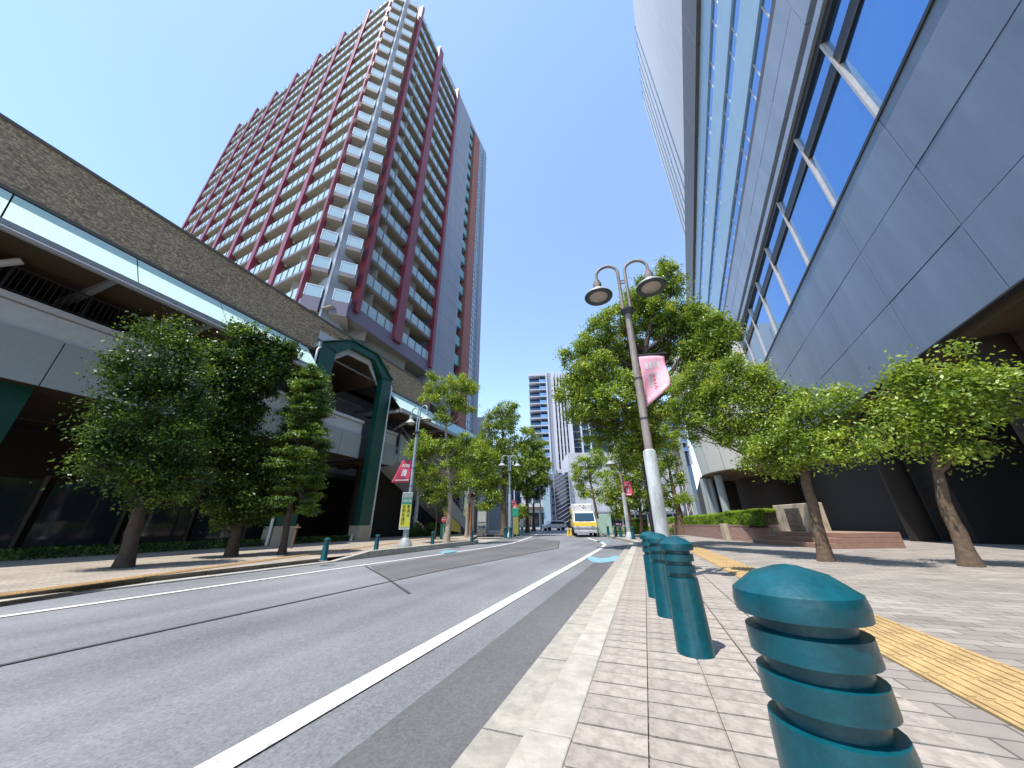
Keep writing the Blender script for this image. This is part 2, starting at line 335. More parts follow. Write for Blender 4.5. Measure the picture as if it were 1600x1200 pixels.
def put_text(s, size, r, P, right, up, m, name='lettering', sx=1.):
    """flat lettering at P, reading along right"""
    me = text_mesh(s, size); n = len(me.vertices); a = np.empty(n*3); me.vertices.foreach_get('co', a); a = a.reshape(-1, 3)
    right = Vector(right).normalized(); up = Vector(up).normalized(); nn = right.cross(up)
    b = MB(); b.v = [tuple(Vector(P)+right*(q[0]*sx)+up*q[1]+nn*q[2]) for q in a]; b.f = [tuple(p.vertices) for p in me.polygons]; b.m = [0]*len(b.f); b.sm = [False]*len(b.f)
    return b.build(name, m, r)

# ------------------------------------------------------------------ ground, road, pavements
gz = MB(); gz.quad((-900, -300, -.02), (900, -300, -.02), (900, 1800, -.02), (-900, 1800, -.02)); o = gz.build('ground', 'kerb_dark'); o['kind'] = 'structure'
RK = -.62                                    # lateral place of the right kerb face
LK = -8.62
def latp(s, l, z=0): return ST.p(s, -l, z)
d2 = Vector((math.sin(R(7.2)), math.cos(R(7.2)), 0))
A_ = latp(19.4, RK); B_ = gp(937, 836); B2 = B_+d2*45
L0 = latp(-30, LK); L1 = latp(17.9, LK-.1); L2 = gp(800, 838); L3 = L2+d2*50
rd = MB()
road_r = [latp(-30, RK), latp(10, RK), A_, B_, B2]
road_l = [L0, latp(9.6, LK), L1, L2, L3]
pts = [p+Vector((0, 0, 0)) for p in road_r]+[p for p in reversed(road_l)]
rd.quad(*pts); 
far = [L3+Vector((-60, 0, -.004)), B2+Vector((60, -2, -.004)), B2+Vector((60, 60, -.004)), L3+Vector((-60, 60, -.004))]; rd.quad(*far)
o = rd.build('road', 'asphalt'); o['kind'] = 'structure'
def strip(path, wd, z, name, m, r=None):
    b = MB(); path = [Vector(p) for p in path]; L = []; Rr = []
    for i, p in enumerate(path):
        t = (path[min(i+1, len(path)-1)]-path[max(i-1, 0)]).normalized(); n = Vector((-t.y, t.x, 0)); L.append(p+n*wd/2); Rr.append(p-n*wd/2)
    for i in range(len(path)-1):
        b.quad(*[Vector((q.x, q.y, z)) for q in (L[i], Rr[i], Rr[i+1], L[i+1])])
    o = b.build(name, m, r); return o
rr = root('road_markings', (0, 0, 0), kind='structure')
pp = [gp(*p) for p in ((578, 885), (606, 906), (640, 903), (700, 889), (770, 876), (830, 864), (872, 857), (874, 845), (838, 842), (770, 856), (690, 868))]
pb = MB(); pb.quad(*[Vector((p.x, p.y, .004)) for p in pp]); o = pb.build('road_patch', 'patch'); o['kind'] = 'structure'
seam = [gp(p[0], p[1]) for p in ((633, 904), (700, 889.5), (770, 876.5), (830, 864.5), (872, 857), (874, 846))]
d_ = (seam[0]-seam[1]).normalized(); strip([seam[0]+d_*12]+seam, .05, .008, 'seam', 'seal', rr)
seam = [gp(571, 885), gp(606, 905), gp(640, 928)]; strip(seam, .045, .008, 'seam', 'seal', rr)
strip([latp(-8, RK-.55), latp(11, RK-.55), gp(968, 872)], .5, .004, 'gutter_joint', 'patch', rr)
wl = [gp(*p) for p in ((434, 902.5), (500, 893), (570, 883), (670, 869), (770, 854.5), (800, 849), (822, 842), (835, 836.5))]; wl = [wl[0]+(wl[0]-wl[2]).normalized()*25]+wl
strip(wl, .15, .009, 'edge_line', 'paint', rr)
strip([gp(835, 836.5), gp(835, 836.5)+d2*30], .15, .009, 'edge_line', 'paint', rr)
q0, q1, q2 = gp(858, 903), gp(948, 851.5), gp(918, 840.5)
strip([q0+(q0-q1).normalized()*6, q0, gp(905, 877), gp(940, 856.5), q1+Vector((0, .3, 0)), gp(940, 848), q2], .16, .009, 'edge_line', 'paint', rr)
for pl in (((685, 863.5), (697, 860), (716, 861), (712, 864), (696, 866)), ((915, 872), (925, 869.5), (935, 872.5), (950, 872), (960, 868.5), (967, 870), (962, 877), (940, 880), (926, 879)), ((930, 845.5), (950, 846.3), (958, 848), (945, 848.2), (934, 847))):
    b = MB(); b.quad(*[Vector((p.x, p.y, .009)) for p in (gp(*q) for q in pl)]); b.build('cycle_mark', 'blue_paint', rr)
# right pavement
KH = .12
rs = MB(); rp = [latp(-30, RK+.2), latp(19.4, RK+.2), A_+Vector((.2, .1, 0)), B_+Vector((.25, 0, 0)), B2+Vector((.25, 0, 0)), B2+Vector((60, 0, 0)), Vector((80, -30, 0))]
rs.quad(*[Vector((p.x, p.y, KH)) for p in rp]); RS = rs.build('right_pavement', 'paving_r'); RS['kind'] = 'structure'
ls = MB(); DR = latp(8.3, LK-.25)
lp = [latp(8.3, LK-.25), latp(17.9, LK-.35), latp(19.5, LK-1.5), L2+Vector((-3, -.8, 0)), L2+Vector((-.3, .4, 0)), L3+Vector((-.3, 0, 0)), L3+Vector((-60, 0, 0)), latp(60, -70), latp(-30, -70), latp(-30, LK-.25)]
ls.quad(*[Vector((p.x, p.y, KH)) for p in reversed(lp)]); LS = ls.build('left_pavement', 'paving_l'); LS['kind'] = 'structure'
# lowered driveway in front of the raised island kerb, and the far driveway gap
# kerb stones
kr = root('kerb', (0, 0, 0), kind='structure')
def kerb(path, side, h0=KH, L=.98, wd=.2, hs=None, m='kerb'):
    """kerb stones laid along path, on its left (+1) or right (-1) side"""
    for i in range(len(path)-1):
        a, b = Vector(path[i]), Vector(path[i+1]); dd = b-a; n = max(1, round(dd.length/(L+.012))); dd.normalize(); st = (b-a).length/n
        nn = Vector((-dd.y, dd.x, 0))*side
        for k in range(n):
            p = a+dd*(k*st); q = a+dd*((k+1)*st-.012); h = h0+random.uniform(0, .006)
            ha, hb = (hs[i][0]+(hs[i][1]-hs[i][0])*k/n, hs[i][0]+(hs[i][1]-hs[i][0])*(k+1)/n) if hs else (h, h)
            B = MB(); base = [p, q, q+nn*wd, p+nn*wd]; hh = [ha, hb, hb, ha]
            vs = [Vector((v.x, v.y, -.02)) for v in base]+[Vector((v.x, v.y, z)) for v, z in zip(base, hh)]
            B.add(vs, [(3, 2, 1, 0), (4, 5, 6, 7), (0, 1, 5, 4), (1, 2, 6, 5), (2, 3, 7, 6), (3, 0, 4, 7)]); B.build('kerb_stone', m, kr, bev=.008)
kerb([latp(-6, RK), latp(19.4, RK)], -1, KH+.005)
kerb([A_, B_], -1, KH+.005); kerb([B_, B_+d2*24], -1, KH+.005, 1.98)
for k in range(26):      # concrete gutter slabs on the right
    B = MB(); B.box(ST, -6+k*1.0, -6+k*1.0+.985, -(RK-.3), -(RK-.004), -.02, .012); B.build('gutter_slab', 'kerb_dark', kr)
KL = .2
kerb([latp(9.6, LK), latp(17.9, LK-.1)], 1, KL, 1.2, .2)
kerb([latp(8.2, LK), latp(9.6, LK)], 1, hs=[(.03, KL)], L=.7, wd=.2)
kerb([latp(17.9, LK-.1), latp(19.2, LK-1.0)], 1, hs=[(KL, KH+.03)], L=.7)
kerb([latp(-25, LK), latp(8.2, LK)], 1, .025, 1.0, .35)
kerb([latp(-25, LK-.36), latp(8.2, LK-.36)], 1, KH*.9+.01, 1.0, .12, m='kerb_dark')
kerb([L2, L2+d2*24], 1, KH+.01, 1.98)
kerb([L2+Vector((-1.6, -.2, 0)), L2], 1, KH+.01, .8)
# tactile strips: rows of tiles with raised edges
tr_ = root('tactile_paving', (0, 0, 0), kind='structure')
def tacmesh(m):
    b = MB().box(WORLD0, 0, .292, 0, .292, 0, .012)
    for q in range(4): b.box(WORLD0, .012, .28, .026+q*.07, .056+q*.07, .0125, .018)
    me = bpy.data.meshes.new('tactile_tile'); me.from_pydata(b.v, [], b.f); me.materials.append(M[m]); me.update(); return me
tm = tacmesh('tactile'); tm2 = tacmesh('tactile_dull')
ta, tb = gp(1076, 853.5, KH), gp(1150, 887, KH); td = (tb-ta).normalized(); ta2 = ta-td*10; n = int(((tb-ta).length+18)/.3)
trz = math.atan2(td.y, td.x); tn = Vector((-td.y, td.x, 0))
for i in range(n):
    for j in range(2): inst('tactile_tile', tm, tr_, ta2+td*(.3*i)+tn*(j*.3-.3)+Vector((0, 0, .002)), trz)
sa, sb = gp(372, 882.5, KH), gp(560, 857, KH); td = (sb-sa).normalized(); sa = sa-td*6; trz = math.atan2(td.y, td.x)
for i in range(110): inst('tactile_tile', tm2, tr_, sa+td*(.3*i)+Vector((0, 0, .002)), trz)
# loose-laid pavers close to the camera, each a brick of its own
pv = boxmesh('paver', .288, .138, .014, 'paver'); prt = root('paver_field', ST.p(0, 0, KH), 0, kind='structure'); cnt = 0
for i in range(60):
    for j in range(5):
        x = 1.6+i*.15; y = -(RK+.21)-j*.3-.29+(.0 if i % 2 else .0)
        if cnt < 300: inst('paver', pv, prt, ST.p(x, y, KH+.002+random.uniform(0, .003)), ST.rz+math.pi/2-math.pi*0, (1, 1, 1)); cnt += 1

# ------------------------------------------------------------------ left tower
FR = Frame((-15.0, 18.84), 20.4)             # balcony front of the street face
FL = Frame((-16.5, 20.7), -64.5)             # balcony front of the left face (y grows towards the camera side)
TW = froot('apartment_tower', FR, label='tall apartment tower at left with red vertical piers and rows of glass balconies', cat='building')
TOP = 75.
NF = 19
zr = [18.38+3.03*k for k in range(NF)]; zl = [17.85+3.02*k for k in range(NF)]
# cores
b = MB(); b.box(FR, 3.9, 15.9, 1.75, 12, 12, TOP); b.build('wall', 'back_wall', TW)
b = MB(); fl_back = 1.75
b.prism([FL.p(-.6, -fl_back, 12), FL.p(42, -fl_back, 12), FL.p(42, -11, 12), FL.p(-.6, -11, 12)], (0, 0, TOP-12)); b.build('wall', 'back_wall', TW)
b = MB(); b.box(FR, 15.95, 20.7, -.15, 20, 0, TOP); b.build('concrete_wall', 'concrete', TW)
b = MB(); b.box(FR, 20.7, 22.9, 1.2, 20, 0, TOP); b.build('recess_wall', 'red_tile', TW)
b = MB(); b.box(FR, 22.9, 25.1, -.0, 20, 0, TOP); b.build('terracotta_wall', 'red_tile', TW)
b = MB(); b.box(FR, 25.1, 26.9, .12, 20, 0, TOP); b.build('window_wall', 'sky_glass', TW)
b = MB(); b.box(FR, 26.9, 28.2, -.1, 20, 0, TOP); b.build('concrete_wall', 'concrete', TW)
b = MB(); b.prism([FR.p(28.2, 0, TOP), FR.p(28.2, 14, TOP), FL.p(42, -20, TOP), FL.p(42, -1, TOP), FL.p(1, -1, TOP), FR.p(4, .8, TOP)], (0, 0, 1.2)); b.build('roof', 'concrete', TW)
wb = boxmesh('window_box', 1.5, .9, 1.45, 'teal_glass')
for k in range(NF):
    inst('window', wb, TW, FR.p(21.2, .35, zr[k]-.2), FR.rz)
b = MB()
for k in range(int((TOP-13.3)/1.01)): b.box(FR, 25.1, 26.9, .06, .14, 13+k*1.01, 13+k*1.01+(.1 if k % 3 else .3))
for x in (25.1, 25.7, 26.3, 26.85): b.box(FR, x, x+.06, .04, .14, 12, TOP)
b.build('window_frame', 'silver', TW)
# joints on the concrete shaft
b = MB()
for k in range(NF+1): b.box(FR, 15.96, 20.69, -.158, -.15, 14+k*3.03, 14.03+k*3.03)
b.build('joint_lines', 'edge', TW, kind='stuff')
# piers
def pier(fr, x0, x1, y0, y1, z0):
    b = MB(); b.box(fr, x0, x1, y0, y1, z0, TOP); b.build('red_pier', 'red', TW, bev=.02)
pier(FR, 4.15, 4.6, -.45, .3, 17.7); pier(FR, 9.1, 10.2, -.4, .3, 17.75); pier(FR, 15.25, 15.75, -.4, .35, 17.6)
PL = [.38, 5.35, 11.1, 17.2, 23.2, 29.2, 35.2, 41.2]
for i, x in enumerate(PL): pier(FL, x, x+(.3 if i == 0 else .72), -.3, .2, 16.6)
# slabs and glass rails
gp_r = boxmesh('glass_panel', 1.13, .04, 1.0, 'rail_glass')
nglass = 0; rest = MB(); rails = MB(); slabs = MB(); doors = MB()
def bay(fr, sg, x0, x1, z, k, np_, many):
    """sg=+1: building lies on +y"""
    global nglass
    Y = (lambda a, b: (a, b)) if sg > 0 else (lambda a, b: (-b, -a))
    b = MB(); b.box(fr, x0, x1, *Y(0, 2.0), z-.3, z, 0); b.box(fr, x0, x1, *Y(-.04, -.001), z-.24, z+.02, 1)
    b.box(fr, x0, x1, *Y(.02, .05), z+1.08, z+1.14, 2)
    wd = (x1-x0)/np_
    for j in range(1, np_): b.box(fr, x0+j*wd-.03, x0+j*wd+.03, *Y(-.06, .02), z-.05, z+1.1, 1)
    b.build('balcony_slab', ['soffit', 'edge', 'rail'], TW)
    for j in range(np_):
        if many: 
            sc = ((wd-.03)/1.13, 1, 1.05); p = fr.p(x0+j*wd+.015, 0 if sg > 0 else -.04, z+.03)
            inst('glass_panel', gp_r, TW, p, fr.rz, sc); nglass += 1
        else: rest.box(fr, x0+j*wd+.015, x0+(j+1)*wd-.015, *Y(0, .04), z+.03, z+1.08)
    for t in range(2 if x1-x0 > 3 else 1):
        a = x0+(x1-x0)*(.12+.5*t); w_ = (x1-x0)*.3 if x1-x0 > 3 else (x1-x0)*.6
        doors.box(fr, a, a+w_, *Y(1.7, 1.76), z, z+2.15)
for k in range(NF):
    for (x0, x1, n) in ((4.62, 9.08, 4), (10.22, 15.23, 4)): bay(FR, 1, x0, x1, zr[k], k, n, k < 14)
    for i in range(7):
        bay(FL, -1, PL[i]+(.42 if i == 0 else .67), PL[i+1]-.02, zl[k], k, 5, (k < 9 and i < 3) or (k < 10 and i == 3))
rest.build('distant_glass_panels', 'rail_glass', TW, kind='stuff')
doors.build('balcony_doors', 'dark_glass', TW, kind='stuff')
# base fascia, soffit under first floor
b = MB(); b.box(FR, 3.3, 15.9, -.06, .0, 16.95, 18.36); b.build('fascia', 'purple', TW)
b = MB(); b.box(FR, 2.2, 15.9, .0, 6, 16.95, 17.05); b.build('soffit', 'soffit', TW)
b = MB(); b.prism([FL.p(-.6, 0, 16.4), FL.p(42, 0, 16.4), FL.p(42, -6, 16.4), FL.p(-.6, -6, 16.4)], (0, 0, .1)); b.build('soffit', 'soffit', TW)
b = MB(); b.prism([FL.p(0, .05, 16.4), FL.p(42, .05, 16.4), FL.p(42, 0, 16.4), FL.p(0, 0, 16.4)], (0, 0, 1.15)); b.build('fascia', 'purple', TW)
b = MB(); b.box(FR, 3.0, 15.9, 2.6, 20, 5, 17); b.build('lower_wall', 'concrete', TW)
b = MB(); b.box(FR, 3.4, 14.5, 1.4, 2.6, 14.9, 15.25); b.build('ledge', 'edge', TW)
b = MB(); b.box(FR, 9.6, 10.9, 1.2, 2.6, 13.6, 14.89); b.box(FR, 13.7, 15.3, 1.0, 2.6, 13.4, 14.4); b.build('service_block', 'white_con', TW)
# chamfered corner: pilaster with a bright fin and two stacks of box balconies
FC = Frame(tuple(at(494, 417, 26.1).xy), 66.)
pc = at(521, 432, 26.3); cx, cy = FC.inv((pc.x, pc.y, 0)); cx -= .2
b = MB(); foot = [FC.p(cx-1.25, cy+1.9, 11), FC.p(cx-.55, cy+.55, 11), FC.p(cx+.0, cy-.05, 11), FC.p(cx+1.35, cy+.8, 11), FC.p(cx+1.9, cy+2.4, 11), FC.p(cx-1.2, cy+4, 11)]
b.prism(foot, (0, 0, TOP-11)); b.build('corner_pilaster', 'pilaster_grey', TW)
b = MB(); b.box(FC, cx-.08, cx+.08, cy-.14, cy+.02, 11, TOP); b.build('fin', 'white', TW)
b = MB(); b.prism([FC.p(cx-3, cy+2.0, 16), FC.p(cx+3.4, cy+2.0, 16), FC.p(cx+3, cy+7, 16), FC.p(cx-3, cy+7, 16)], (0, 0, TOP-16)); b.build('corner_wall', 'back_wall', TW)
zc = [17.9+2.98*k for k in range(NF)]
def corner_box(x0, x1, y0, z, first, dz):
    z += dz; bot = z-.28 if not first else z-1.15
    b = MB(); b.prism([FC.p(x0, y0, bot), FC.p(x1, y0, bot), FC.p(x1+.12, y0+.5, bot), FC.p(x1+.12, y0+2.6, bot), FC.p(x0-.1, y0+2.6, bot)], (0, 0, .05), 1)
    b.box(FC, x0, x1, y0-.0, y0+.08, bot+.05, z+.12, 0); b.box(FC, x0, x0+.08, y0+.081, y0+2.4, bot+.05, z+.12, 0); b.box(FC, x1-.08, x1, y0+.081, y0+2.4, bot+.05, z+.12, 0)
    b.box(FC, x0-.01, x1+.01, y0-.02, y0+.07, z+1.2, z+1.26, 2); b.box(FC, x0-.01, x0+.05, y0-.02, y0+.05, z+.12, z+1.2, 2); b.box(FC, x1-.05, x1+.01, y0-.02, y0+.05, z+.12, z+1.2, 2)
    b.box(FC, x1-.03, x1+.04, y0+.9, y0+.97, z+.12, z+1.22, 2); b.box(FC, x1-.03, x1+.04, y0+.05, y0+.9, z+1.2, z+1.25, 2)
    b.box(FC, x0-.03, x0+.04, y0+.08, y0+1.4, z+1.2, z+1.25, 2)
    ob = b.build('balcony', ['purple', 'soffit', 'rail'], TW)
    g = MB(); g.box(FC, x0+.06, x1-.06, y0, y0+.03, z+.13, z+1.19); g.box(FC, x0+.01, x0+.04, y0+.1, y0+1.4, z+.13, z+1.19); g.box(FC, x1-.03, x1, y0+.1, y0+.85, z+.13, z+1.19)
    g.build('glass_panel', 'rail_glass', sub(TW, ob))
for k in range(NF):
    corner_box(cx-1.45, cx-.22, cy-.3, zc[k], k == 0, -.15); corner_box(cx+.62, cx+1.85, cy-.55, zc[k], k == 0, -.25)

# ------------------------------------------------------------------ left podium with walkway and green portal
PD = Frame((-12.3, 17.9), 20.4)
PO = froot('podium_building', PD, label='long low podium with brown stone parapet and mint canopy strip below the apartment tower', cat='building')
for a_, c_, z_ in ((-45, -.16, 11.1), (6.36, 12.4, 11.1), (-.155, 6.355, 12.98)):
    b = MB(); b.box(PD, a_, c_, 0, .6, z_, 13.35); b.build('stone_parapet', 'stonewall', PO)
b = MB(); b.box(PD, -45, 12.45, -.05, .65, 13.35, 13.47); b.box(PD, -45, 12.4, -.06, -.001, 11.05, 11.18); b.build('coping', 'bronze', PO)
b = MB(); b.box(PD, -45, 16, .6, 12, 12.2, 12.4); b.build('roof', 'concrete', PO)
cm = boxmesh('canopy_panel', 2.96, .04, 1.0, 'mint'); cg = boxmesh('canopy_panel', 2.96, .04, 1.0, 'teal_glass')
for i in range(-15, 10):
    x = i*3.0+.6
    if -1.2 < x < 6: continue
    g = x > 12  # one canopy glass, coloured mint as if sunlit, teal as if unlit
    B = MB(); B.prism([PD.p(x, -.06, 11.0), PD.p(x+(2.96 if i != -1 else 1.7), -.06, 11.0), PD.p(x+(2.96 if i != -1 else 1.7), -1.5, 9.3), PD.p(x, -1.5, 9.3)], PD.v*.04, 0); B.build('canopy_panel', 'teal_glass' if g else 'mint', PO)
for (a, c) in ((-45, -.7), (6.6, 30)):
    B = MB(); B.box(PD, a, c, -1.62, -1.42, 9.1, 9.28); B.tube([PD.p(a, -1.6, 9.0), PD.p(c, -1.6, 9.0)], .09); B.build('gutter', 'grey_metal', PO)
    B = MB(); B.prism([PD.p(a, -1.4, 9.12), PD.p(a, 3.2, 9.5), PD.p(a, 3.2, 9.6), PD.p(a, -1.4, 9.22)], PD.u*(c-a)); B.build('canopy_soffit', 'brown_soffit', PO)
    x = a
    while x < c-.5:
        B = MB(); B.prism([PD.p(x, -1.4, 9.12), PD.p(x, 3.2, 9.48), PD.p(x, 3.2, 9.1), PD.p(x, 1.0, 8.95), PD.p(x, -1.4, 8.98)], PD.u*.16); B.build('roof_rib', 'grey_metal', PO); x += 3.0
# walkway deck
for (a, c) in ((-45, 5.0), (6.35, 8.8)):
    B = MB(); B.box(PD, a, c, .3, 6.5, 5.35, 5.6); B.build('walkway_deck', 'brown_soffit', PO)
    B = MB(); B.box(PD, a, c, .34, .6, 6.95, 7.75); B.box(PD, a, c, .22, .62, 7.78, 7.98); B.build('parapet', 'white_panel', PO)
    x = a; n = max(1, round((c-a)/1.75)); st = (c-a)/n
    pm = boxmesh('cladding_panel', st-.03, .06, 1.62, 'panel_grey')
    for i in range(n): inst('cladding_panel', pm, PO, PD.p(a+i*st+.015, .22, 5.3), PD.rz)
    B = MB(); B.box(PD, a, c, .38, .42, 8.9, 8.96); B.box(PD, a, c, .38, .41, 8.1, 8.13)
    for i in range(n+1): B.box(PD, a+i*st-.02, a+i*st+.02, .37, .43, 7.98, 8.95)
    k = int((c-a)/.14)
    for i in range(k): B.box(PD, a+i*.14, a+i*.14+.018, .39, .41, 8.0, 8.92)
    B.build('railing', 'black_metal', PO)
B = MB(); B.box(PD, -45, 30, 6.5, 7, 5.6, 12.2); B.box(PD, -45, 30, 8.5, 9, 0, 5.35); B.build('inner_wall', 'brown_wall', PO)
B = MB(); B.box(PD, 7.5, 14.4, 2.5, 2.7, 0, 5.3); B.build('inner_wall', 'dark', PO)  # near-black sheet added to read as the unlit space under the podium
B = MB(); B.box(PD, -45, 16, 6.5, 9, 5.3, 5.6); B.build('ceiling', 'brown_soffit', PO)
for x, y in ((8.2, 4), (8.9, 6.5), (3, 5), (-6, 5), (-14, 5)):
    B = MB(); B.box(PD, x, x+1.2, y, y+.25, 5.25, 5.3); B.build('ceiling_light_fitting', 'white', PO)
for x in (1.2, 2.6): 
    B = MB(); B.box(PD, x, x+.08, 6.0, 6.1, .12, 2.6); B.box(PD, x+.081, x+1.4, 6.0, 6.1, 2.5, 2.6); B.build('door_frame', 'bronze', PO)
for i in range(14):
    x = -33+i*3.1
    if x > 6: break
    B = MB(); B.box(PD, x, x+2.7, 8.4, 8.45, .25, 3.1); B.build('shop_glass', 'dark_glass', PO)
    B = MB(); B.box(PD, x+2.72, x+2.85, 8.3, 8.48, .12, 3.3); B.build('frame_post', 'bronze', PO)
for x in (-9.5, -19, -28.5):
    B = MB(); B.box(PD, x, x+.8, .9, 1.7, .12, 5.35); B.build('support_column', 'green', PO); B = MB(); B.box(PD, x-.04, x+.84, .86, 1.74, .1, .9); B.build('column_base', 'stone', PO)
# far end of ground floor: glass entrance, pale columns, board
for x in (20.2, 22.6, 24.4, 27): 
    B = MB(); B.lathe(PD.p(x, .4, .12), [(.24, 0), (.24, 9.2)], 16); B.build('column', 'panel_grey', PO)
for i in range(9):
    B = MB(); B.box(PD, 14.6+i*1.5, 14.6+i*1.5+1.42, 2.2, 2.25, .2, 4.8); B.build('glass_wall_panel', 'dark_glass', PO)
B = MB(); B.box(PD, 14.5, 28.2, 2.15, 2.35, 4.82, 5.3); B.build('beam', 'green', PO)
B = MB(); B.box(PD, 13.2, 28.2, 3.2, 8, 5.3, 12); B.build('upper_wall', 'concrete', PO)
# Y columns carrying the canopy
for x in (7.9, 13.6, 19.4, 25.4, -6, -12, -18, -24):
    B = MB(); c = PD.p(x, 1.2, 0)
    B.tube([c+Vector((0, 0, 5.6 if x < 9 else .12)), c+Vector((0, 0, 7.6 if x < 9 else 6.9))], .17, 10)
    z0 = 7.5 if x < 9 else 6.85
    B.tube([c+Vector((0, 0, z0)), PD.p(x+1.5, .2, 9.1)], .11, 8); B.tube([c+Vector((0, 0, z0)), PD.p(x-1.2, .4, 9.1)], .11, 8)
    B.build('forked_column', 'white_panel', PO)
# staircase running down beside the street
stt = froot('outdoor_staircase', PD, label='pale concrete staircase sloping down from the walkway beside the green portal', cat='staircase')
x0, z0 = 8.8, 7.0; x1, z1 = 21.5, .3
B = MB(); B.prism([PD.p(x0, -.1, z0+.9), PD.p(x1, -.1, z1+.9), PD.p(x1, -.1, z1-.2), PD.p(x0, -.1, z0-1.3)], PD.v*.16); B.build('side_wall', 'panel_grey', stt)
B = MB(); B.prism([PD.p(x0, .06, z0-.7), PD.p(x1, .06, z1), PD.p(x1, .06, z1-.2), PD.p(x0, .06, z0-1.3)], PD.v*2.4); B.build('underside', 'white_con', stt)
n = 38
for i in range(n):
    x = x0+(x1-x0)*i/n; z = z0-(z0-z1)*(i+1)/n; B = MB(); B.box(PD, x, x+(x1-x0)/n-.003, .07, 2.4, z-.17, z); B.build('step', 'concrete', stt)
B = MB(); B.prism([PD.p(15.6, -.12, 2.6), PD.p(19.4, -.12, .9), PD.p(19.4, -.12, .3), PD.p(17.2, -.12, .5)], PD.v*-.02); B.build('lit_edge_patch', 'yellow', stt)  # yellow patch painted in for the lit edges of the stair underside
B = MB(); B.tube([PD.p(x0, 0, z0+1.5), PD.p(x1, 0, z1+1.5)], .03, 8); 
for i in range(9): t = i/8; p = PD.p(x0+(x1-x0)*t, 0, z0+.88+(z1-z0)*t); B.tube([p, p+Vector((0, 0, .6))], .02, 6)
B.build('handrail', 'grey_metal', stt)
# green portal
GPt = froot('green_portal', PD, label='dark green steel gabled portal frame rising over the raised walkway', cat='portal')
def portal_prof(off): 
    return [(-.15+off, 11.55-off*.35), (1.9, 12.85-off), (4.4, 12.95-off), (6.35-off, 11.6-off*.35)]
B = MB()
pr_o = portal_prof(0); pr_i = [(.95, 11.3), (2.1, 12.4), (4.25, 12.5), (5.5, 11.3)]
for i in range(3):
    a, c, e, f = pr_o[i], pr_o[i+1], pr_i[i+1], pr_i[i]
    B.prism([PD.p(a[0], -.5, a[1]), PD.p(c[0], -.5, c[1]), PD.p(e[0], -.5, e[1]), PD.p(f[0], -.5, f[1])], PD.v*.45)
B.build('gable_frame', 'green', GPt)
for (a, c) in ((-.15, .95), (5.35, 6.35)):
    B = MB(); B.box(PD, a, c, -.5, .0, 1.0, 11.55 if a < 0 else 11.6); B.build('column', 'green', GPt, bev=.02)
    B = MB(); B.box(PD, a-.03, c+.03, -.55, .25, .1, .998); B.build('column_base', 'stone', GPt, bev=.01)
B = MB(); li = [(1.1, 11.0), (2.2, 12.0), (4.15, 12.1), (5.3, 10.9)]
for i in range(3):
    a, c, e, f = pr_i[i], pr_i[i+1], li[i+1], li[i]
    if i == 0: a = (.95, 11.2)
    if i == 2: c = (5.05, 11.3)
    B = MB(); B.prism([PD.p(a[0], -.1, a[1]), PD.p(c[0], -.1, c[1]), PD.p(e[0], -.1, e[1]), PD.p(f[0], -.1, f[1])], PD.v*.1); B.build('gable_lining', 'white_panel', GPt)
for i in range(3):
    a, c = pr_o[i], pr_o[i+1]
    B = MB(); B.prism([PD.p(a[0], -.0, a[1]-.12), PD.p(c[0], -.0, c[1]-.12), PD.p(c[0], -.0, c[1]+.03), PD.p(a[0], -.0, a[1]+.03)], PD.v*7); B.build('roof_sheet', 'grey_metal', GPt)
    a, c = li[i], li[i+1]
    B = MB(); B.prism([PD.p(a[0], .02, a[1]), PD.p(c[0], .02, c[1]), PD.p(c[0], .02, c[1]+.08), PD.p(a[0], .02, a[1]+.08)], PD.v*6.4); B.build('ceiling_panel', 'brown_soffit', GPt)
    if i < 3:
        a, c = pr_o[i], pr_o[i+1]
        B = MB(); B.prism([PD.p(a[0]-.05, -.62, a[1]+.03), PD.p(c[0], -.62, c[1]+.03), PD.p(c[0], -.62, c[1]+.12), PD.p(a[0]-.05, -.62, a[1]+.12)], PD.v*.75); B.build('roof_trim', 'green', GPt)
B = MB(); B.box(PD, -.3, -.16, -.5, 7, 11.25, 11.6); B.build('gutter', 'panel_grey', GPt)
B = MB(); B.box(PD, -.14, 0, .21, 6.4, 8.9, 11.24); B.build('side_panel', 'panel_grey', GPt)
for x, y in ((-.32, -.45), (6.5, -.42)):
    B = MB(); B.tube([PD.p(x, y, .15), PD.p(x, y, 11.0), PD.p(x+(.15 if x < 0 else -.1), y, 11.3)], .07, 10); 
    for z in (2, 4.4, 6.8, 9.2): B.lathe(PD.p(x, y, z), [(.085, 0), (.085, .07)], 10)
    B.build('downpipe', 'rail', GPt)

# ------------------------------------------------------------------ right building
FB = Frame((0, 0), 26.5); D8 = 8.0
FB.o = -FB.v*D8
RB = froot('glass_office_building', FB, label='silver office building at right with blue window bands and big tilted-looking glazing', cat='building')
X0, X1 = -14, 68; RB['_tilt'] = True
def rband(z0, z1, m, name, y=0, x0=X0, x1=X1, d=.5):
    B = MB(); B.box(FB, x0, x1, y-d, y, z0, z1); return B.build(name, m, RB)
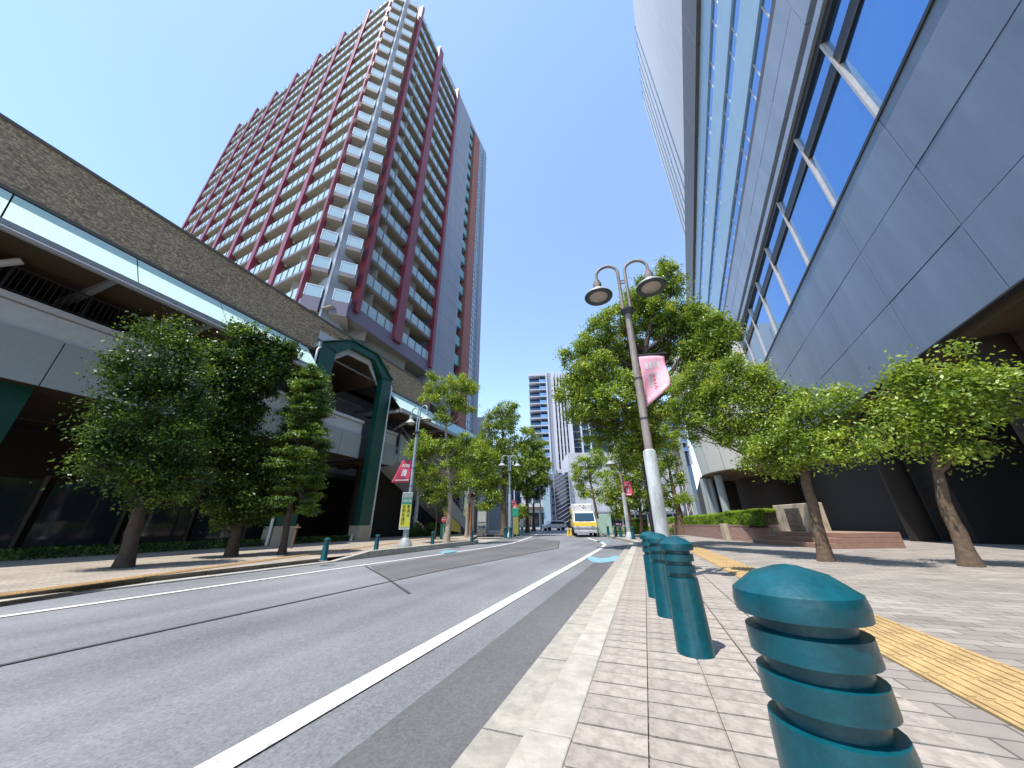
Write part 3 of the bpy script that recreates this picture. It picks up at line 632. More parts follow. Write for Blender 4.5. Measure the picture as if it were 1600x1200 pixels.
# body set back behind the skins
B = MB(); B.box(FB, X0, X1, -30, -.52, 13.05, 41.4); B.build('core', 'silver_dark', RB)
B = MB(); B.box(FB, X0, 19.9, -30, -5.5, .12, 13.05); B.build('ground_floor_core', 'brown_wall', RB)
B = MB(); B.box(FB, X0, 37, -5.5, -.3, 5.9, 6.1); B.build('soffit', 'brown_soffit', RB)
B = MB(); B.box(FB, 20, X1, -30, -1.6, .12, 5.88); B.build('ground_floor_core', 'dark', RB); B = MB(); B.box(FB, 45, 66, -1.59, 5.9, .12, 5.88); B.build('void_block', 'brown_wall', RB); B = MB(); B.box(FB, 37.01, X1, -30, -.4, 5.9, 13.05); B.build('first_floor_wall', 'silver_dark', RB)  # dark blocks fill the undercroft, near-black colour standing in for its shade
gm = 3.77; gx = [18.6+gm*k for k in range(-9, 6)]
# panels below the big windows
for r_, (z0, z1) in enumerate(((6.1, 8.2), (8.23, 10.6), (10.63, 13.0))):
    pm = boxmesh('cladding_panel', gm-.03, .08, z1-z0, 'silver_dark')
    for x in gx: inst('cladding_panel', pm, RB, FB.p(x, -.08, z0), FB.rz)
rband(6.1, 13.0, 'black_metal', 'backing', -.1, X0, 41, .3)
# big glazing
for x in gx:
    for z0, z1 in ((13.1, 16.3), (16.9, 17.85)):
        pm = None
        a1, a2 = random.uniform(-.02, .02), random.uniform(-.02, .02); B = MB(); B.prism([FB.p(x+.06, -.12+a1, z0), FB.p(x+gm-.06, -.12-a1, z0), FB.p(x+gm-.06, -.12-a1+a2, z1), FB.p(x+.06, -.12+a1+a2, z1)], FB.v*-.03); B.build('window_pane', 'blue_glass', RB)
    B = MB(); B.box(FB, x-.05, x+.05, -.2, .02, 13.05, 17.9); B.build('mullion', 'mull', RB)
rband(12.98, 13.1, 'black_metal', 'transom', .05, X0, 41, .3)
rband(16.32, 16.88, 'black_metal', 'transom', -.04, X0, 41, .3)
rband(17.85, 18.2, 'black_metal', 'transom', .02, X0, X1, .3)
rband(18.2, 18.62, 'silver', 'ledge', .16)
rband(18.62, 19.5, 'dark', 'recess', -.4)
for r_, (z0, z1) in enumerate(((19.5, 21.1), (21.13, 22.8))):
    pm = boxmesh('cladding_panel', gm-.03, .3, z1-z0, 'silver')
    for k in range(-9, 14): inst('cladding_panel', pm, RB, FB.p(18.6+gm*k, -.3, z0), FB.rz)
rband(22.8, 23.4, 'bronze', 'trim', -.05)
for z0, z1 in ((23.4, 24.8), (27.7, 29.2), (32.0, 33.65)):
    rband(z0, z1, 'blue_glass', 'window_band', -.12)
    bm_ = boxmesh('window_bar', .07, .04, z1-z0-.04, 'mull')
    for k in range(-9, 14):
        for o_ in (0, 1.25): inst('window_bar', bm_, RB, FB.p(18.6+gm*k+o_, -.13, z0+.02), FB.rz)
for z0, z1 in ((24.8, 27.7), (29.2, 32.0), (33.65, 36.4)):
    pm = boxmesh('cladding_panel', gm*2-.02, .3, z1-z0, 'pale_blue')
    for k in range(-5, 7): inst('cladding_panel', pm, RB, FB.p(18.6+gm*2*k, -.3, z0), FB.rz)
for k in range(-5, 7):
    B = MB(); B.box(FB, 18.6+gm*2*k, 18.6+gm*2*k+gm*2-.04, -.5, .3, 36.4, 41.6); B.build('eave_panel', 'bronze', RB)
# drum at the far end of the big windows
dc = FB.p(42.3, -.2, 0); DR_ = 6.5
nseg = 18
for j, (z0, z1, r0, r1) in enumerate(((5.6, 10.2, 6.0, 6.35), (10.22, 14.8, 6.37, 6.5), (14.82, 19.4, 6.5, 6.5))):
    for k in range(nseg):
        a0 = 2*math.pi*k/nseg; a1 = 2*math.pi*(k+1)/nseg-.006; B = MB(); vs = []; m_ = 3
        for q in range(m_+1):
            a = a0+(a1-a0)*q/m_
            for (r, z) in ((r0, z0), (r1, z1)): vs.append(dc+Vector((r*math.cos(a), r*math.sin(a), z)))
        B.add(vs, [(2*q, 2*q+2, 2*q+3, 2*q+1) for q in range(m_)], 0, True); B.build('drum_panel', 'drum', RB)
B = MB(); B.lathe(dc, [(5.9, 5.7), (5.9, 19.2), (.01, 19.3)], 36); B.build('drum_core', 'black_metal', RB)
B = MB(); B.lathe(dc, [(6.05, 5.55), (6.05, 5.65), (3.0, 5.0), (.01, 5.0)], 36); B.build('drum_soffit', 'brown_soffit', RB)
B = MB(); B.lathe(dc, [(3.1, .1), (3.1, 5.2)], 24); B.build('drum_inner_wall', 'brown_wall', RB)
for px, w_ in ((1108, .22), (1113.5, .25), (1121, .28), (1136, .36)):
    q = at(px, 800, 1.); u = Vector((q.x, q.y)).normalized(); c2 = dc.xy; tca = c2.dot(u); dd2 = c2.length_squared-tca*tca; t_ = tca-math.sqrt(max(0, 5.1**2-dd2))
    B = MB(); B.lathe((u.x*t_, u.y*t_, .12), [(w_, 0), (w_, 5.3)], 20); B.build('column', 'panel_grey', RB)
for i in range(26):
    x = X0+.2+i*1.3; y = -5.42
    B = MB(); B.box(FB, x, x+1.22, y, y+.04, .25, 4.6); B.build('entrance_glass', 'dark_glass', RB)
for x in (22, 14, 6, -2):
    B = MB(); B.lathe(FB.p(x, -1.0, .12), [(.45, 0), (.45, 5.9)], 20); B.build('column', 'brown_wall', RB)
# white tower standing behind it
q = at(1060, 340, 62); FW = Frame((q.x, q.y), 26.5)
WT = froot('white_tower', FW, label='white tower with narrow dark windows peeking out behind the silver office building roof', cat='building')
B = MB(); B.box(FW, -40, 0, -20, 0, 0, 105); B.build('wall', 'white_con', WT)
for k in range(30):
    for x in (-2.2, -4.8, -7.4, -10., -13., -16.): B = MB(); B.box(FW, x, x+.8, -.1, .03, 14+k*3.1, 16.8+k*3.1); B.build('window', 'dark_glass', WT)

# ------------------------------------------------------------------ distant buildings at the end of the street
def far_frame(px, py, dist, az):
    q = at(px, py, dist); return Frame((q.x, q.y), az)
DC = 121.
FA = far_frame(827, 600, DC, 92)
CB = froot('white_apartment_block', FA, label='white and grey apartment block with blue glass balconies in the centre distance', cat='building')
def xx(px): return FA.hit(px, 600)[0]
xa, xb, xc, xd = 0, xx(853), xx(861), xx(888)
ztop = at(852, 583, DC).z; zb = at(852, 735, DC).z
B = MB(); B.box(FA, .1, xd+6, 2.9, 22, 0, ztop-.4); B.build('wall', 'far_glass', CB)
B = MB(); B.box(FA, -.2, xb+.1, -.2, 3.2, ztop-1.0, ztop); B.build('roof_slab', 'white_con', CB)
fh = 3.0; n = int((ztop-8)/fh)
for k in range(n):
    z = ztop-1.1-fh*(k+1)
    B = MB(); B.box(FA, -.1, xb, -.1, 3.0, z-.12, z+.2); B.build('balcony_slab', 'white_con', CB)
    B = MB(); B.box(FA, xb*.6, xb-.1, 0, .08, z+.25, z+1.5); B.build('balcony_glass', 'far_rail', CB)
    B = MB(); B.box(FA, .3, xb*.6, .5, .58, z+.25, z+1.3); B.build('balcony_glass', 'far_glass', CB)
    B = MB(); B.box(FA, xb*.6, xb*.6+.15, .4, 3, z+.25, z+fh-.2); B.build('partition', 'far_rail', CB)
B = MB(); B.box(FA, xb, xb+.5, -1, 3, 0, ztop); B.build('pilaster', 'white_con', CB)
B = MB(); B.box(FA, xb+.501, xc, -.4, 3, 0, ztop); B.build('pilaster', 'concrete', CB)
B = MB(); B.box(FA, xc, xc+1.0, -1.2, 3, zb, ztop+.3); B.build('pilaster', 'white_con', CB)
rw = (xd-xc-2)/4
for i in range(4):
    B = MB(); x = xc+1.0+rw*i+rw*.5; B.box(FA, x, x+rw*.5, -1.0, 3, zb, ztop+.2); B.build('rib', 'white_con', CB)
    for k in range(n): 
        z = ztop-fh*(k+1); B = MB(); B.box(FA, x-rw*.5+.01, x-.01, .2, 3, z, z+.7); B.build('spandrel', 'panel_grey', CB)
B = MB(); B.box(FA, xd-1.0, xd, -1.2, 3, zb, ztop+.3); B.build('pilaster', 'white_con', CB)
B = MB(); B.box(FA, xc+.2, xd+.2, -1.8, -1.21, zb-1.2, zb); B.build('canopy', 'white_con', CB)
B = MB(); B.box(FA, xd+6, xd+6.5, -1.3, 3, 12, at(900, 640, DC).z); B.build('pilaster', 'white_con', CB)
for k in range(n):
    z = ztop-.4-fh*(k+1)
    if z < 18: continue
    B = MB(); B.box(FA, xd, xd+6, 1.4, 3.0, z-.12, z+.12); B.build('balcony_slab', 'panel_grey', CB)
# dark wing
FD = far_frame(905, 650, DC+1, 94)
DW = froot('dark_apartment_wing', FD, label='dark navy apartment wing with pale balcony lines seen between the street trees', cat='building')
zt = at(950, 628, DC).z; XE = FD.hit(1066, 650)[0]
B = MB(); B.box(FD, 0, XE, 1.6, 20, 0, zt); B.build('wall', 'far_glass', DW)
k = 0
while zt-.4-fh*k > 22:
    z = zt-.4-fh*k; B = MB(); B.box(FD, 0, XE, 0, 1.6, z-.14, z+.1); B.build('balcony_slab', 'panel_grey', DW)
    B = MB(); B.box(FD, .2, XE, .05, .12, z+.1, z+1.2); B.build('balcony_glass', 'deep_glass', DW); k += 1
for x in (0, XE*.3, XE*.62, XE-.5): B = MB(); B.box(FD, x, x+.5, -.3, 1.6, 20, zt); B.build('pilaster', 'white_con', DW)
# white low building behind the truck and trees
FE = far_frame(893, 790, 96, 92)
LB = froot('white_low_building', FE, label='plain white panelled low building behind the parked truck', cat='building')
zt = at(920, 706, 96).z; XE = FE.hit(1068, 790)[0]
B = MB(); B.box(FE, 0, XE, .1, 18, 0, zt); B.build('wall', 'white_con', LB)
pm = boxmesh('wall_panel', XE/8-.06, .09, (zt-4)/4-.06, 'white_con')
for i in range(8):
    for j in range(4): inst('wall_panel', pm, LB, FE.p(i*XE/8, 0, 4+j*(zt-4)/4), FE.rz)
B = MB(); B.box(FE, 0, XE, -.6, .0, 3.2, 3.6); B.build('canopy', 'edge', LB)
for i in range(9): B = MB(); B.box(FE, i*XE/9+.2, (i+1)*XE/9-.2, .02, .08, .3, 3.1); B.build('shop_window', 'dark_glass', LB)
# escape stair
FS = far_frame(861, 790, 94, 92); sw = FS.hit(893, 790)[0]; zt = at(880, 738, 94).z
ES = froot('steel_fire_escape', FS, label='dark steel zigzag fire escape staircase in the middle distance', cat='staircase')
B = MB(); B.box(FS, 0, sw, 3.2, 6, 0, zt); B.build('back_wall', 'stairs_dark', ES)
fl = 7; fhh = zt/fl
for x in (0, sw*.18, sw-.25): B = MB(); B.box(FS, x, x+.22, -.1, .12, 0, zt+.5); B.build('post', 'stairs_rail', ES)
for k in range(fl):
    z = k*fhh
    B = MB(); B.prism([FS.p(sw*.22, .2, z), FS.p(sw-.5, .2, z+fhh), FS.p(sw-.5, .2, z+fhh+.16), FS.p(sw*.22, .2, z+.16)], FS.v*1.1); B.build('flight', 'stairs_rail', ES)
    B = MB(); B.prism([FS.p(sw*.22, .1, z+1.1), FS.p(sw-.5, .1, z+fhh+1.1), FS.p(sw-.5, .1, z+fhh+1.22), FS.p(sw*.22, .1, z+1.22)], FS.v*.06); B.build('handrail', 'stairs_rail', ES)
    B = MB(); B.box(FS, 0, sw*.25, .1, 3, z-.1, z+.1); B.build('landing', 'stairs_dark', ES); B = MB(); B.box(FS, sw*.8, sw, .1, 3, z+fhh-.1, z+fhh+.1); B.build('landing', 'stairs_dark', ES)
    B = MB()
    for i in range(8): B.box(FS, sw*.25*i/8, sw*.25*i/8+.05, .1, .14, z+.1, z+1.2)
    B.box(FS, 0, sw*.25, .08, .15, z+1.2, z+1.27); B.build('landing_rail', 'stairs_rail', ES)
# white block with shop canopy left of the stair
FG = far_frame(800, 790, 92, 92); xe = FG.hit(860, 790)[0]
WB = froot('white_corner_block', FG, label='white corner block with small windows and dark shop canopy behind the left trees', cat='building')
zt = at(840, 735, 92).z
B = MB(); B.box(FG, 0, xe, 0, 15, 0, zt); B.build('wall', 'white_panel', WB)
B = MB(); B.box(FG, xe-1.9, xe, -.5, -.01, 0, zt+.5); B.build('corner_pier', 'pale_blue', WB)
B = MB(); B.box(FG, xe*.3, xe-2, -1.2, 0, 4.6, 5.2); B.build('canopy', 'bronze', WB)
for i in range(3):
    for j in range(3): B = MB(); x = xe*.12+i*xe*.24; B.box(FG, x, x+1.3, -.06, .02, 6.3+j*2.6, 7.8+j*2.6); B.build('window', 'far_glass', WB)
for i in range(5): B = MB(); x = xe*.1+i*xe*.16; B.box(FG, x, x+1.2, -.05, .02, .4, 3.8); B.build('shop_window', 'dark_glass', WB)
# pale pier building right of the tree
FP = far_frame(1066, 760, 88, 100); PB = froot('pale_slim_building', FP, label='pale slim stair tower behind the tree beside the drum-ended office', cat='building')
zt = at(1072, 672, 88).z; B = MB(); B.box(FP, .2, 1.0, 0, 3, 0, zt); B.build('wall', 'bronze', PB)
B = MB(); B.box(FP, 1.001, 2.0, -.2, 3, 0, zt); B.build('wall', 'panel_grey', PB)
ml = at(1084, 820, 60); MS = root('lattice_mast', (ml.x, ml.y, .12), 0, 'thin white lattice mast beyond the hedge, left of the drum', 'mast')
for sx in (-.5, .5): B = MB(); B.tube([(ml.x+sx, ml.y, .1), (ml.x+sx*.2-.4, ml.y, 11)], .07, 6); B.build('mast_leg', 'white', MS)
B = MB()
for i in range(7): z = .8+i*1.4; B.tube([(ml.x-.5+.02*i, ml.y, z), (ml.x+.45-.06*i, ml.y, z+1.3)], .04, 5); B.tube([(ml.x+.5-.06*i, ml.y, z), (ml.x-.45+.02*i, ml.y, z+1.3)], .04, 5)
B.build('bracing', 'white', MS)
# further row left of the far blocks (seen as roof lines) 
FH = far_frame(744, 700, 62, 92); SB = froot('grey_back_building', FH, label='low grey building just right of the tower foot behind the treetops', cat='building')
xe = FH.hit(800, 700)[0]; B = MB(); B.box(FH, -3, xe*.22, 0, 10, 0, at(750, 652, 62).z); B.build('wall', 'white_panel', SB)
B = MB(); B.box(FH, xe*.22, xe, 1, 10, 0, at(780, 722, 62).z); B.build('lower_wall', 'panel_grey', SB)
for i in range(5): B = MB(); B.box(FH, xe*.3+i*1.3, xe*.3+i*1.3+1, .94, 1.02, 4, 7); B.build('window', 'far_glass', SB)

# ------------------------------------------------------------------ planter wall, hedge, stone sign, steps
wp = [gp(1040, 832.5, KH), gp(1139, 844, KH), gp(1214, 849.5, KH)]
PW = root('brick_planter_wall', wp[1], 0, 'low pink brick planter wall under the clipped hedge at right', 'wall')
WZ = .84
B = MB(); brk = MB(); nb = 0; bmesh_ = boxmesh('brick', .198, .05, .066, 'brick_pink')
for i in range(2):
    a, c = wp[i], wp[i+1]; dd = c-a; Ln = dd.length; fr = Frame(a, math.degrees(math.atan2(dd.x, dd.y)))
    B.box(fr, 0, Ln-.005, .012, .5, KH, WZ-.05)
    rows = 9; st = .208
    for j in range(rows):
        n = int(Ln/st)
        for k in range(n):
            x = k*st+(st/2 if j % 2 else 0)
            if x+.198 > Ln: continue
            z = KH+.01+j*.0755
            if i == 1 and nb < 290: inst('brick', bmesh_, PW, fr.p(x, -.04+random.uniform(-.004, .004), z), fr.rz); nb += 1
            else: brk.box(fr, x, x+.198, -.04+random.uniform(-.004, .004), .01, z, z+.066)
B.build('backing', 'mortar', PW); brk.build('far_bricks', 'brick_pink', PW, kind='stuff')
for i in range(2):
    a, c = wp[i], wp[i+1]; dd = c-a; fr = Frame(a, math.degrees(math.atan2(dd.x, dd.y)))
    B = MB(); B.box(fr, 0, dd.length-.01, -.05, .5, WZ-.048, WZ); B.build('coping', 'brick_pink', PW)
a = gp(1136.5, 844, KH); B = MB(); fr = Frame(a, math.degrees(math.atan2((wp[1]-wp[0]).x, (wp[1]-wp[0]).y))); B.box(fr, -.25, .25, -.1, .3, KH, WZ+.06); B.build('pillar', 'stone', PW, bev=.01)
sd_ = gp(1229, 849, KH); fr = Frame(gp(1205, 849, KH), math.degrees(math.atan2((wp[2]-wp[1]).x, (wp[2]-wp[1]).y)))
SS = root('terracotta_steps', fr.p(0, 0, KH), 0, 'terracotta steps beside the stone sign at the right end of the planter', 'steps')
for i in range(3): B = MB(); B.box(fr, -.3+i*.35, 3.4, -.55+i*.3, 2, KH+i*.16, KH+i*.16+.158); B.build('step', 'step', SS, bev=.01)
SG = root('stone_sign', fr.p(.3, .4, KH), 0, 'cream stone sign slab with dark recessed nameplates at the right edge', 'sign')
B = MB(); B.prism([fr.p(.2, .45, .3), fr.p(2.3, .45, .3), fr.p(2.3, .45, 1.62), fr.p(.1, .45, 1.62)], fr.v*.3); B.build('slab', 'stone', SG, bev=.02)
for i in range(5): B = MB(); B.box(fr, .75, 1.5, .42, .449, .5+i*.2, .66+i*.2); B.build('nameplate', 'bronze', SG)

# ------------------------------------------------------------------ foliage
def leaf_mesh(name, C, N, L, asp, m, r, up=.5, kind=None, label=None, parent=None):
    """C centres (n,3), N normals (n,3)"""
    n = len(C); N = N/np.linalg.norm(N, axis=1)[:, None]
    t = rng.normal(size=(n, 3)); t -= N*(t*N).sum(1)[:, None]; t /= np.linalg.norm(t, axis=1)[:, None]; s = np.cross(N, t)
    ln = L*rng.uniform(.6, 1.25, n)[:, None]; wd = ln*asp
    V = np.stack([C-t*ln*.5, C+s*wd*.5+N*ln*.08, C+t*ln*.5, C-s*wd*.5+N*ln*.08], 1).reshape(-1, 3)
    V = V-np.array(r['_l'])
    me = bpy.data.meshes.new(name); me.vertices.add(4*n); me.vertices.foreach_set('co', V.ravel()); me.loops.add(4*n); me.loops.foreach_set('vertex_index', np.arange(4*n, dtype=np.int32))
    me.polygons.add(n); me.polygons.foreach_set('loop_start', np.arange(0, 4*n, 4, dtype=np.int32)); me.polygons.foreach_set('loop_total', np.full(n, 4, dtype=np.int32)); me.update(calc_edges=True); me.validate()
    me.materials.append(M[m]); o = bpy.data.objects.new(name, me); col.objects.link(o); o.parent = r['_o']
    if kind: o['kind'] = kind
    return o
def tree(name, label, base, trunk, blobs, dist, m, bark='bark', r0=.15, leaf=.12, dens=1.0, cl=.38, flat=.7, group=None, asp=.5, twigs=1.0, depth=1.0, sat=2):
    """base: ground point. trunk: picture path of the trunk; blobs: (px,py,rpx[,ddist]) lobes of the crown at their real distance"""
    base = Vector(base); T = root(name, base, 0, label, 'tree', group)
    tp = [base]+[at(px, py, dist) for px, py in trunk]
    n = len(tp); B = MB(); pts = []; rad = []
    for i in range(n-1):
        for k in range(4):
            t = k/4; p = tp[i].lerp(tp[i+1], t); f = (i+t)/(n-1); pts.append(p+Vector((random.uniform(-1, 1), random.uniform(-1, 1), 0))*r0*.12*(f > 0)); rad.append(r0*((1-f)*.85+.15)*(1.35 if f == 0 else 1))
    pts.append(tp[-1]); rad.append(r0*.15)
    B.tube(pts, rad, 10); B.build('trunk', bark, T)
    LB_ = MB(); Cs = []; Ns = []
    more = []
    for bl in blobs:
        for q in range(sat):
            a = random.uniform(0, 2*math.pi); rr2 = bl[2]*random.uniform(.16, .36); o_ = bl[2]*random.uniform(.9, 1.3)
            more.append((bl[0]+math.cos(a)*o_, bl[1]+math.sin(a)*o_*.8, rr2, (bl[3] if len(bl) > 3 else 0)+random.uniform(-.5, .5)))
    blobs = list(blobs)+more
    nmain = len(blobs)-len(more)
    for ib, bl in enumerate(blobs):
        px, py, rp = bl[:3]; dd = bl[3] if len(bl) > 3 else 0
        c = at(px, py, dist+dd); f = pr(c); rr_ = rp/F*f
        cA = np.array(c)
        vol = rr_**3
        nc = max(3, int(4+7.6*(rr_/cl)**2*dens))
        u = rng.normal(size=(nc, 3)); u /= np.linalg.norm(u, axis=1)[:, None]; rad_ = rng.uniform(.25, 1, nc)**.45
        cc = cA+u*(rad_*rr_)[:, None]*np.array([1, depth, .92])
        # limb from the trunk to the lobe
        j = min(range(int(len(pts)*.42), len(pts)), key=lambda q: (pts[q]-c).length*.5+3*max(0, pts[q].z-c.z+rr_*.3+.75*(pts[q].xy-c.xy).length))
        s0 = pts[j]; mid = s0.lerp(c, .5)+Vector((0, 0, -.12*(c-s0).length)); lr = min(max(rad[j]*.6, .03), .045+rr_*.05)
        path = [s0, s0.lerp(mid, .5)+Vector((0, 0, -.02)), mid, mid.lerp(c, .5), c]; 
        if ib < nmain: LB_.tube(path, [lr, lr*.85, lr*.65, lr*.5, lr*.3], 6, cap=False)
        for q in range(min(nc, int(5*twigs)+1) if ib < nmain else 0):
            e = Vector(cc[q]); s1 = path[2].lerp(c, random.random()); LB_.tube([s1, s1.lerp(e, .5)+Vector((random.uniform(-.1, .1), random.uniform(-.1, .1), random.uniform(-.1, .15))), e], [lr*.38, lr*.26, .006], 5, cap=False)
        for q in range(nc):
            kk = int(70*dens*rng.uniform(.6, 1.4)); R3 = cl*rng.uniform(.45, 1.15)
            g = rng.normal(size=(kk, 3))*.5*R3*np.array([1, 1, flat]); Cs.append(cc[q]+g)
            nn = rng.normal(size=(kk, 3))*.75+np.array([0, 0, .55])+(g/R3)*.7; Ns.append(nn)
    LB_.build('limbs', bark, T)
    leaf_mesh('crown', np.concatenate(Cs), np.concatenate(Ns), leaf, asp, m, T)
    return T
def gd(px, dist, z=KH):
    q = at(px, 830, dist); return Vector((q.x, q.y, z))
# big camphor on the right
tree('camphor_tree', 'largest tree, tall airy camphor with dark leaning trunk right behind the big street lamp', gd(1031, 14.3), [(1022, 770), (1010, 700), (1001, 640), (1003, 580), (1015, 520), (1030, 460)],
     [(1042, 432, 20), (1022, 455, 24), (990, 470, 22), (962, 500, 28, -.8), (930, 525, 25, -.6), (1005, 500, 26, 1), (1060, 490, 28), (1090, 500, 24, .5), (1110, 520, 26), (1136, 528, 20), (905, 570, 27), (935, 575, 30, -1), (965, 565, 24, .8), (895, 610, 24), (925, 630, 30, -.5), (965, 625, 32, -1.2), (990, 560, 22, 1), (1010, 610, 22, .8), (985, 670, 28), (950, 680, 26, 1), (1015, 655, 22, 1.2), (1075, 545, 18), (1030, 560, 16, 1.5), (1120, 555, 14), (900, 650, 14), (940, 545, 22), (1040, 520, 24, .6), (1020, 490, 22, .8), (975, 530, 22, .5), (1050, 540, 20, 1), (1085, 530, 20, .3), (930, 600, 24, .8), (1000, 645, 22, -.5), (985, 710, 20), (1020, 700, 18, .5), (1055, 450, 14), (1080, 572, 16, .3), (1108, 545, 18), (1065, 505, 20, .5), (915, 595, 18, 1), (945, 650, 20, .8), (1000, 600, 22, -1)],
     14.3, 'leaf_camphor', 'bark_dark', .33, .12, 1.1, .38, .75)
tree('camphor_tree', 'leafy camphor whose branches overhang the hedge and dark entrance from the right edge', gd(1275, 11.), [(1262, 760), (1245, 700), (1225, 650), (1200, 610)],
     [(1095, 585, 26, 1.0), (1070, 615, 24, 1.4), (1100, 630, 28, 1.1), (1068, 650, 20, 1.5), (1085, 672, 14, 1.4), (1120, 610, 22, .8), (1050, 640, 16, 1.8), (1045, 600, 18, 1.8), (1130, 590, 28, .6), (1165, 600, 28, .3), (1150, 568, 15, .5), (1110, 640, 26, 1), (1145, 640, 32, .6), (1185, 640, 30, .2), (1205, 615, 20), (1215, 655, 26), (1200, 690, 28), (1230, 695, 28, -.3), (1165, 685, 24, .6), (1255, 660, 34, -.4), (1280, 705, 30, -.6), (1185, 716, 18, .3), (1220, 725, 18), (1130, 665, 18, .8), (1290, 640, 34, -.5), (1180, 590, 16, .4), (1320, 690, 34, -.8), (1250, 620, 16)],
     11., 'leaf_camphor', 'bark', .13, .085, 1.0, .3, .75)
tree('street_tree', 'slim two-stemmed tree standing just right of the parked truck', gd(938, 33), [(930, 790), (922, 750), (918, 722)],
     [(912, 722, 13), (928, 715, 14), (903, 745, 9), (942, 722, 12), (925, 742, 12), (918, 768, 9), (940, 765, 12), (905, 760, 5)], 33, 'leaf_light', 'bark', .16, .16, .8, .5)
tree('street_tree', 'bushy bright tree behind the slim right lamp, right of the green cabinets', gd(984, 25), [(982, 800), (978, 760), (975, 720)],
     [(965, 715, 17), (990, 712, 18), (960, 745, 17), (985, 745, 19), (1005, 730, 15), (955, 775, 13), (975, 780, 16), (998, 775, 14), (965, 800, 8), (1005, 700, 18)], 25, 'leaf_light', 'bark', .2, .14, .9, .45)
tree('street_tree', 'tree far behind the big lamp sleeve with rugged brown trunk above the hedge', gd(1066, 30), [(1058, 790), (1050, 755), (1042, 715)],
     [(1050, 690, 14), (1030, 680, 14), (1035, 705, 14), (1050, 725, 13), (1028, 735, 14), (1060, 750, 9), (1035, 765, 13), (1070, 780, 9), (1022, 770, 12), (1048, 785, 9)], 30, 'leaf_light', 'bark', .3, .15, .9, .45)
tree('street_tree', 'small dark-trunked tree near the lamp with the hanging right banner', gd(1003, 28), [(1000, 790), (998, 760)],
     [(1000, 765, 13), (1012, 790, 9), (990, 790, 8), (1010, 745, 14)], 28, 'leaf_dark', 'bark_dark', .16, .15, .9, .45)
# left side
tree('street_tree', 'slender pale-barked tree in front of the staircase with two-tier light green crown', gd(698, 19.3), [(704, 790), (701, 740), (697, 690), (697, 645), (700, 615)],
     [(683, 603, 17), (705, 598, 15), (722, 600, 17), (738, 608, 10), (668, 617, 10), (692, 625, 15), (715, 625, 15), (728, 640, 9), (690, 650, 12), (660, 690, 14), (645, 705, 11), (675, 700, 12), (705, 720, 13), (725, 750, 12), (655, 740, 11), (650, 715, 13), (672, 735, 14), (660, 755, 10), (690, 700, 13), (722, 690, 13), (735, 712, 14), (718, 735, 14), (690, 755, 13), (680, 775, 10), (715, 765, 10), (665, 705, 10)], 19.3, 'leaf_light', 'bark_pale', .17, .12, .75, .36)
tree('street_tree', 'low leafy tree with thin pale trunk beside the orange mirror pole', gd(729, 27), [(731, 790), (736, 760), (742, 730)],
     [(745, 722, 15), (760, 735, 14), (755, 762, 13), (770, 775, 11), (745, 700, 13), (728, 745, 10), (760, 790, 7), (762, 710, 14)], 27, 'leaf_light', 'bark_pale', .12, .15, .9, .42)
tree('street_tree', 'tall full tree with reddish trunk and round top tuft, middle of the left row', gd(787, 31), [(787, 790), (788, 740), (786, 690), (784, 650)],
     [(788, 640, 14), (773, 648, 12), (800, 655, 13), (765, 668, 12), (785, 670, 14), (775, 695, 17), (800, 690, 16), (755, 690, 14), (825, 680, 12), (790, 718, 18), (765, 725, 17), (812, 712, 15), (745, 715, 13), (735, 735, 12), (750, 750, 12), (822, 730, 12), (790, 748, 14), (770, 752, 12), (808, 740, 13)], 31, 'leaf_camphor', 'bark', .3, .17, .9, .5)
tree('street_tree', 'darker spreading tree, the last large one before the fire escape', gd(824, 39), [(824, 790), (823, 750), (822, 715)],
     [(822, 700, 12), (840, 695, 10), (830, 722, 15), (848, 728, 12), (812, 735, 13), (840, 750, 11), (822, 765, 9), (850, 745, 8), (835, 710, 12), (810, 758, 8)], 39, 'leaf_camphor', 'bark_dark', .25, .2, 1.0, .55)
tree('street_tree', 'narrow dark-trunked tree in the far left row beside the shop canopy', gd(834, 47), [(834, 800), (834, 765)], [(834, 762, 10), (842, 772, 8), (826, 775, 7), (846, 756, 8)], 47, 'leaf_dark', 'bark_dark', .25, .22, 1.0, .6)
tree('street_tree', 'young thin tree in the far left row beside the green and yellow sign', gd(815, 36), [(815, 815), (815, 795)], [(815, 792, 6), (818, 805, 4), (812, 803, 4)], 36, 'leaf_light', 'bark', .08, .16, .8, .4)
tree('street_tree', 'small shaded tree with bare thin trunk beneath the staircase slope', gd(680, 24), [(682, 815), (684, 785)],
     [(680, 765, 12), (665, 775, 10), (692, 785, 8), (670, 755, 10)], 24, 'leaf_dark', 'bark', .08, .14, .8, .4)
tiers = []
for k in range(18):
    py = 574+k*13.0; cxp = 489-.165*(py-574); hw_ = 12+min(k, 9)*2.7+(2 if k % 2 else -2)
    for u in ([0] if k == 0 else [-.85, -.3, .3, .85]): tiers.append((cxp+u*hw_+random.uniform(-3, 3), py+abs(u)*5+random.uniform(-2, 2), 8.5 if k else 7, random.uniform(-.9, .9)))
tree('layered_tree', 'conical tree with feathery drooping layers in front of the green portal', gd(449, 14.2), [(452, 800), (462, 720), (475, 640), (488, 575)],
     tiers, 14.2, 'leaf_fir', 'bark_dark', .11, .12, 1.45, .3, .2, asp=.28, sat=0, depth=1.6)
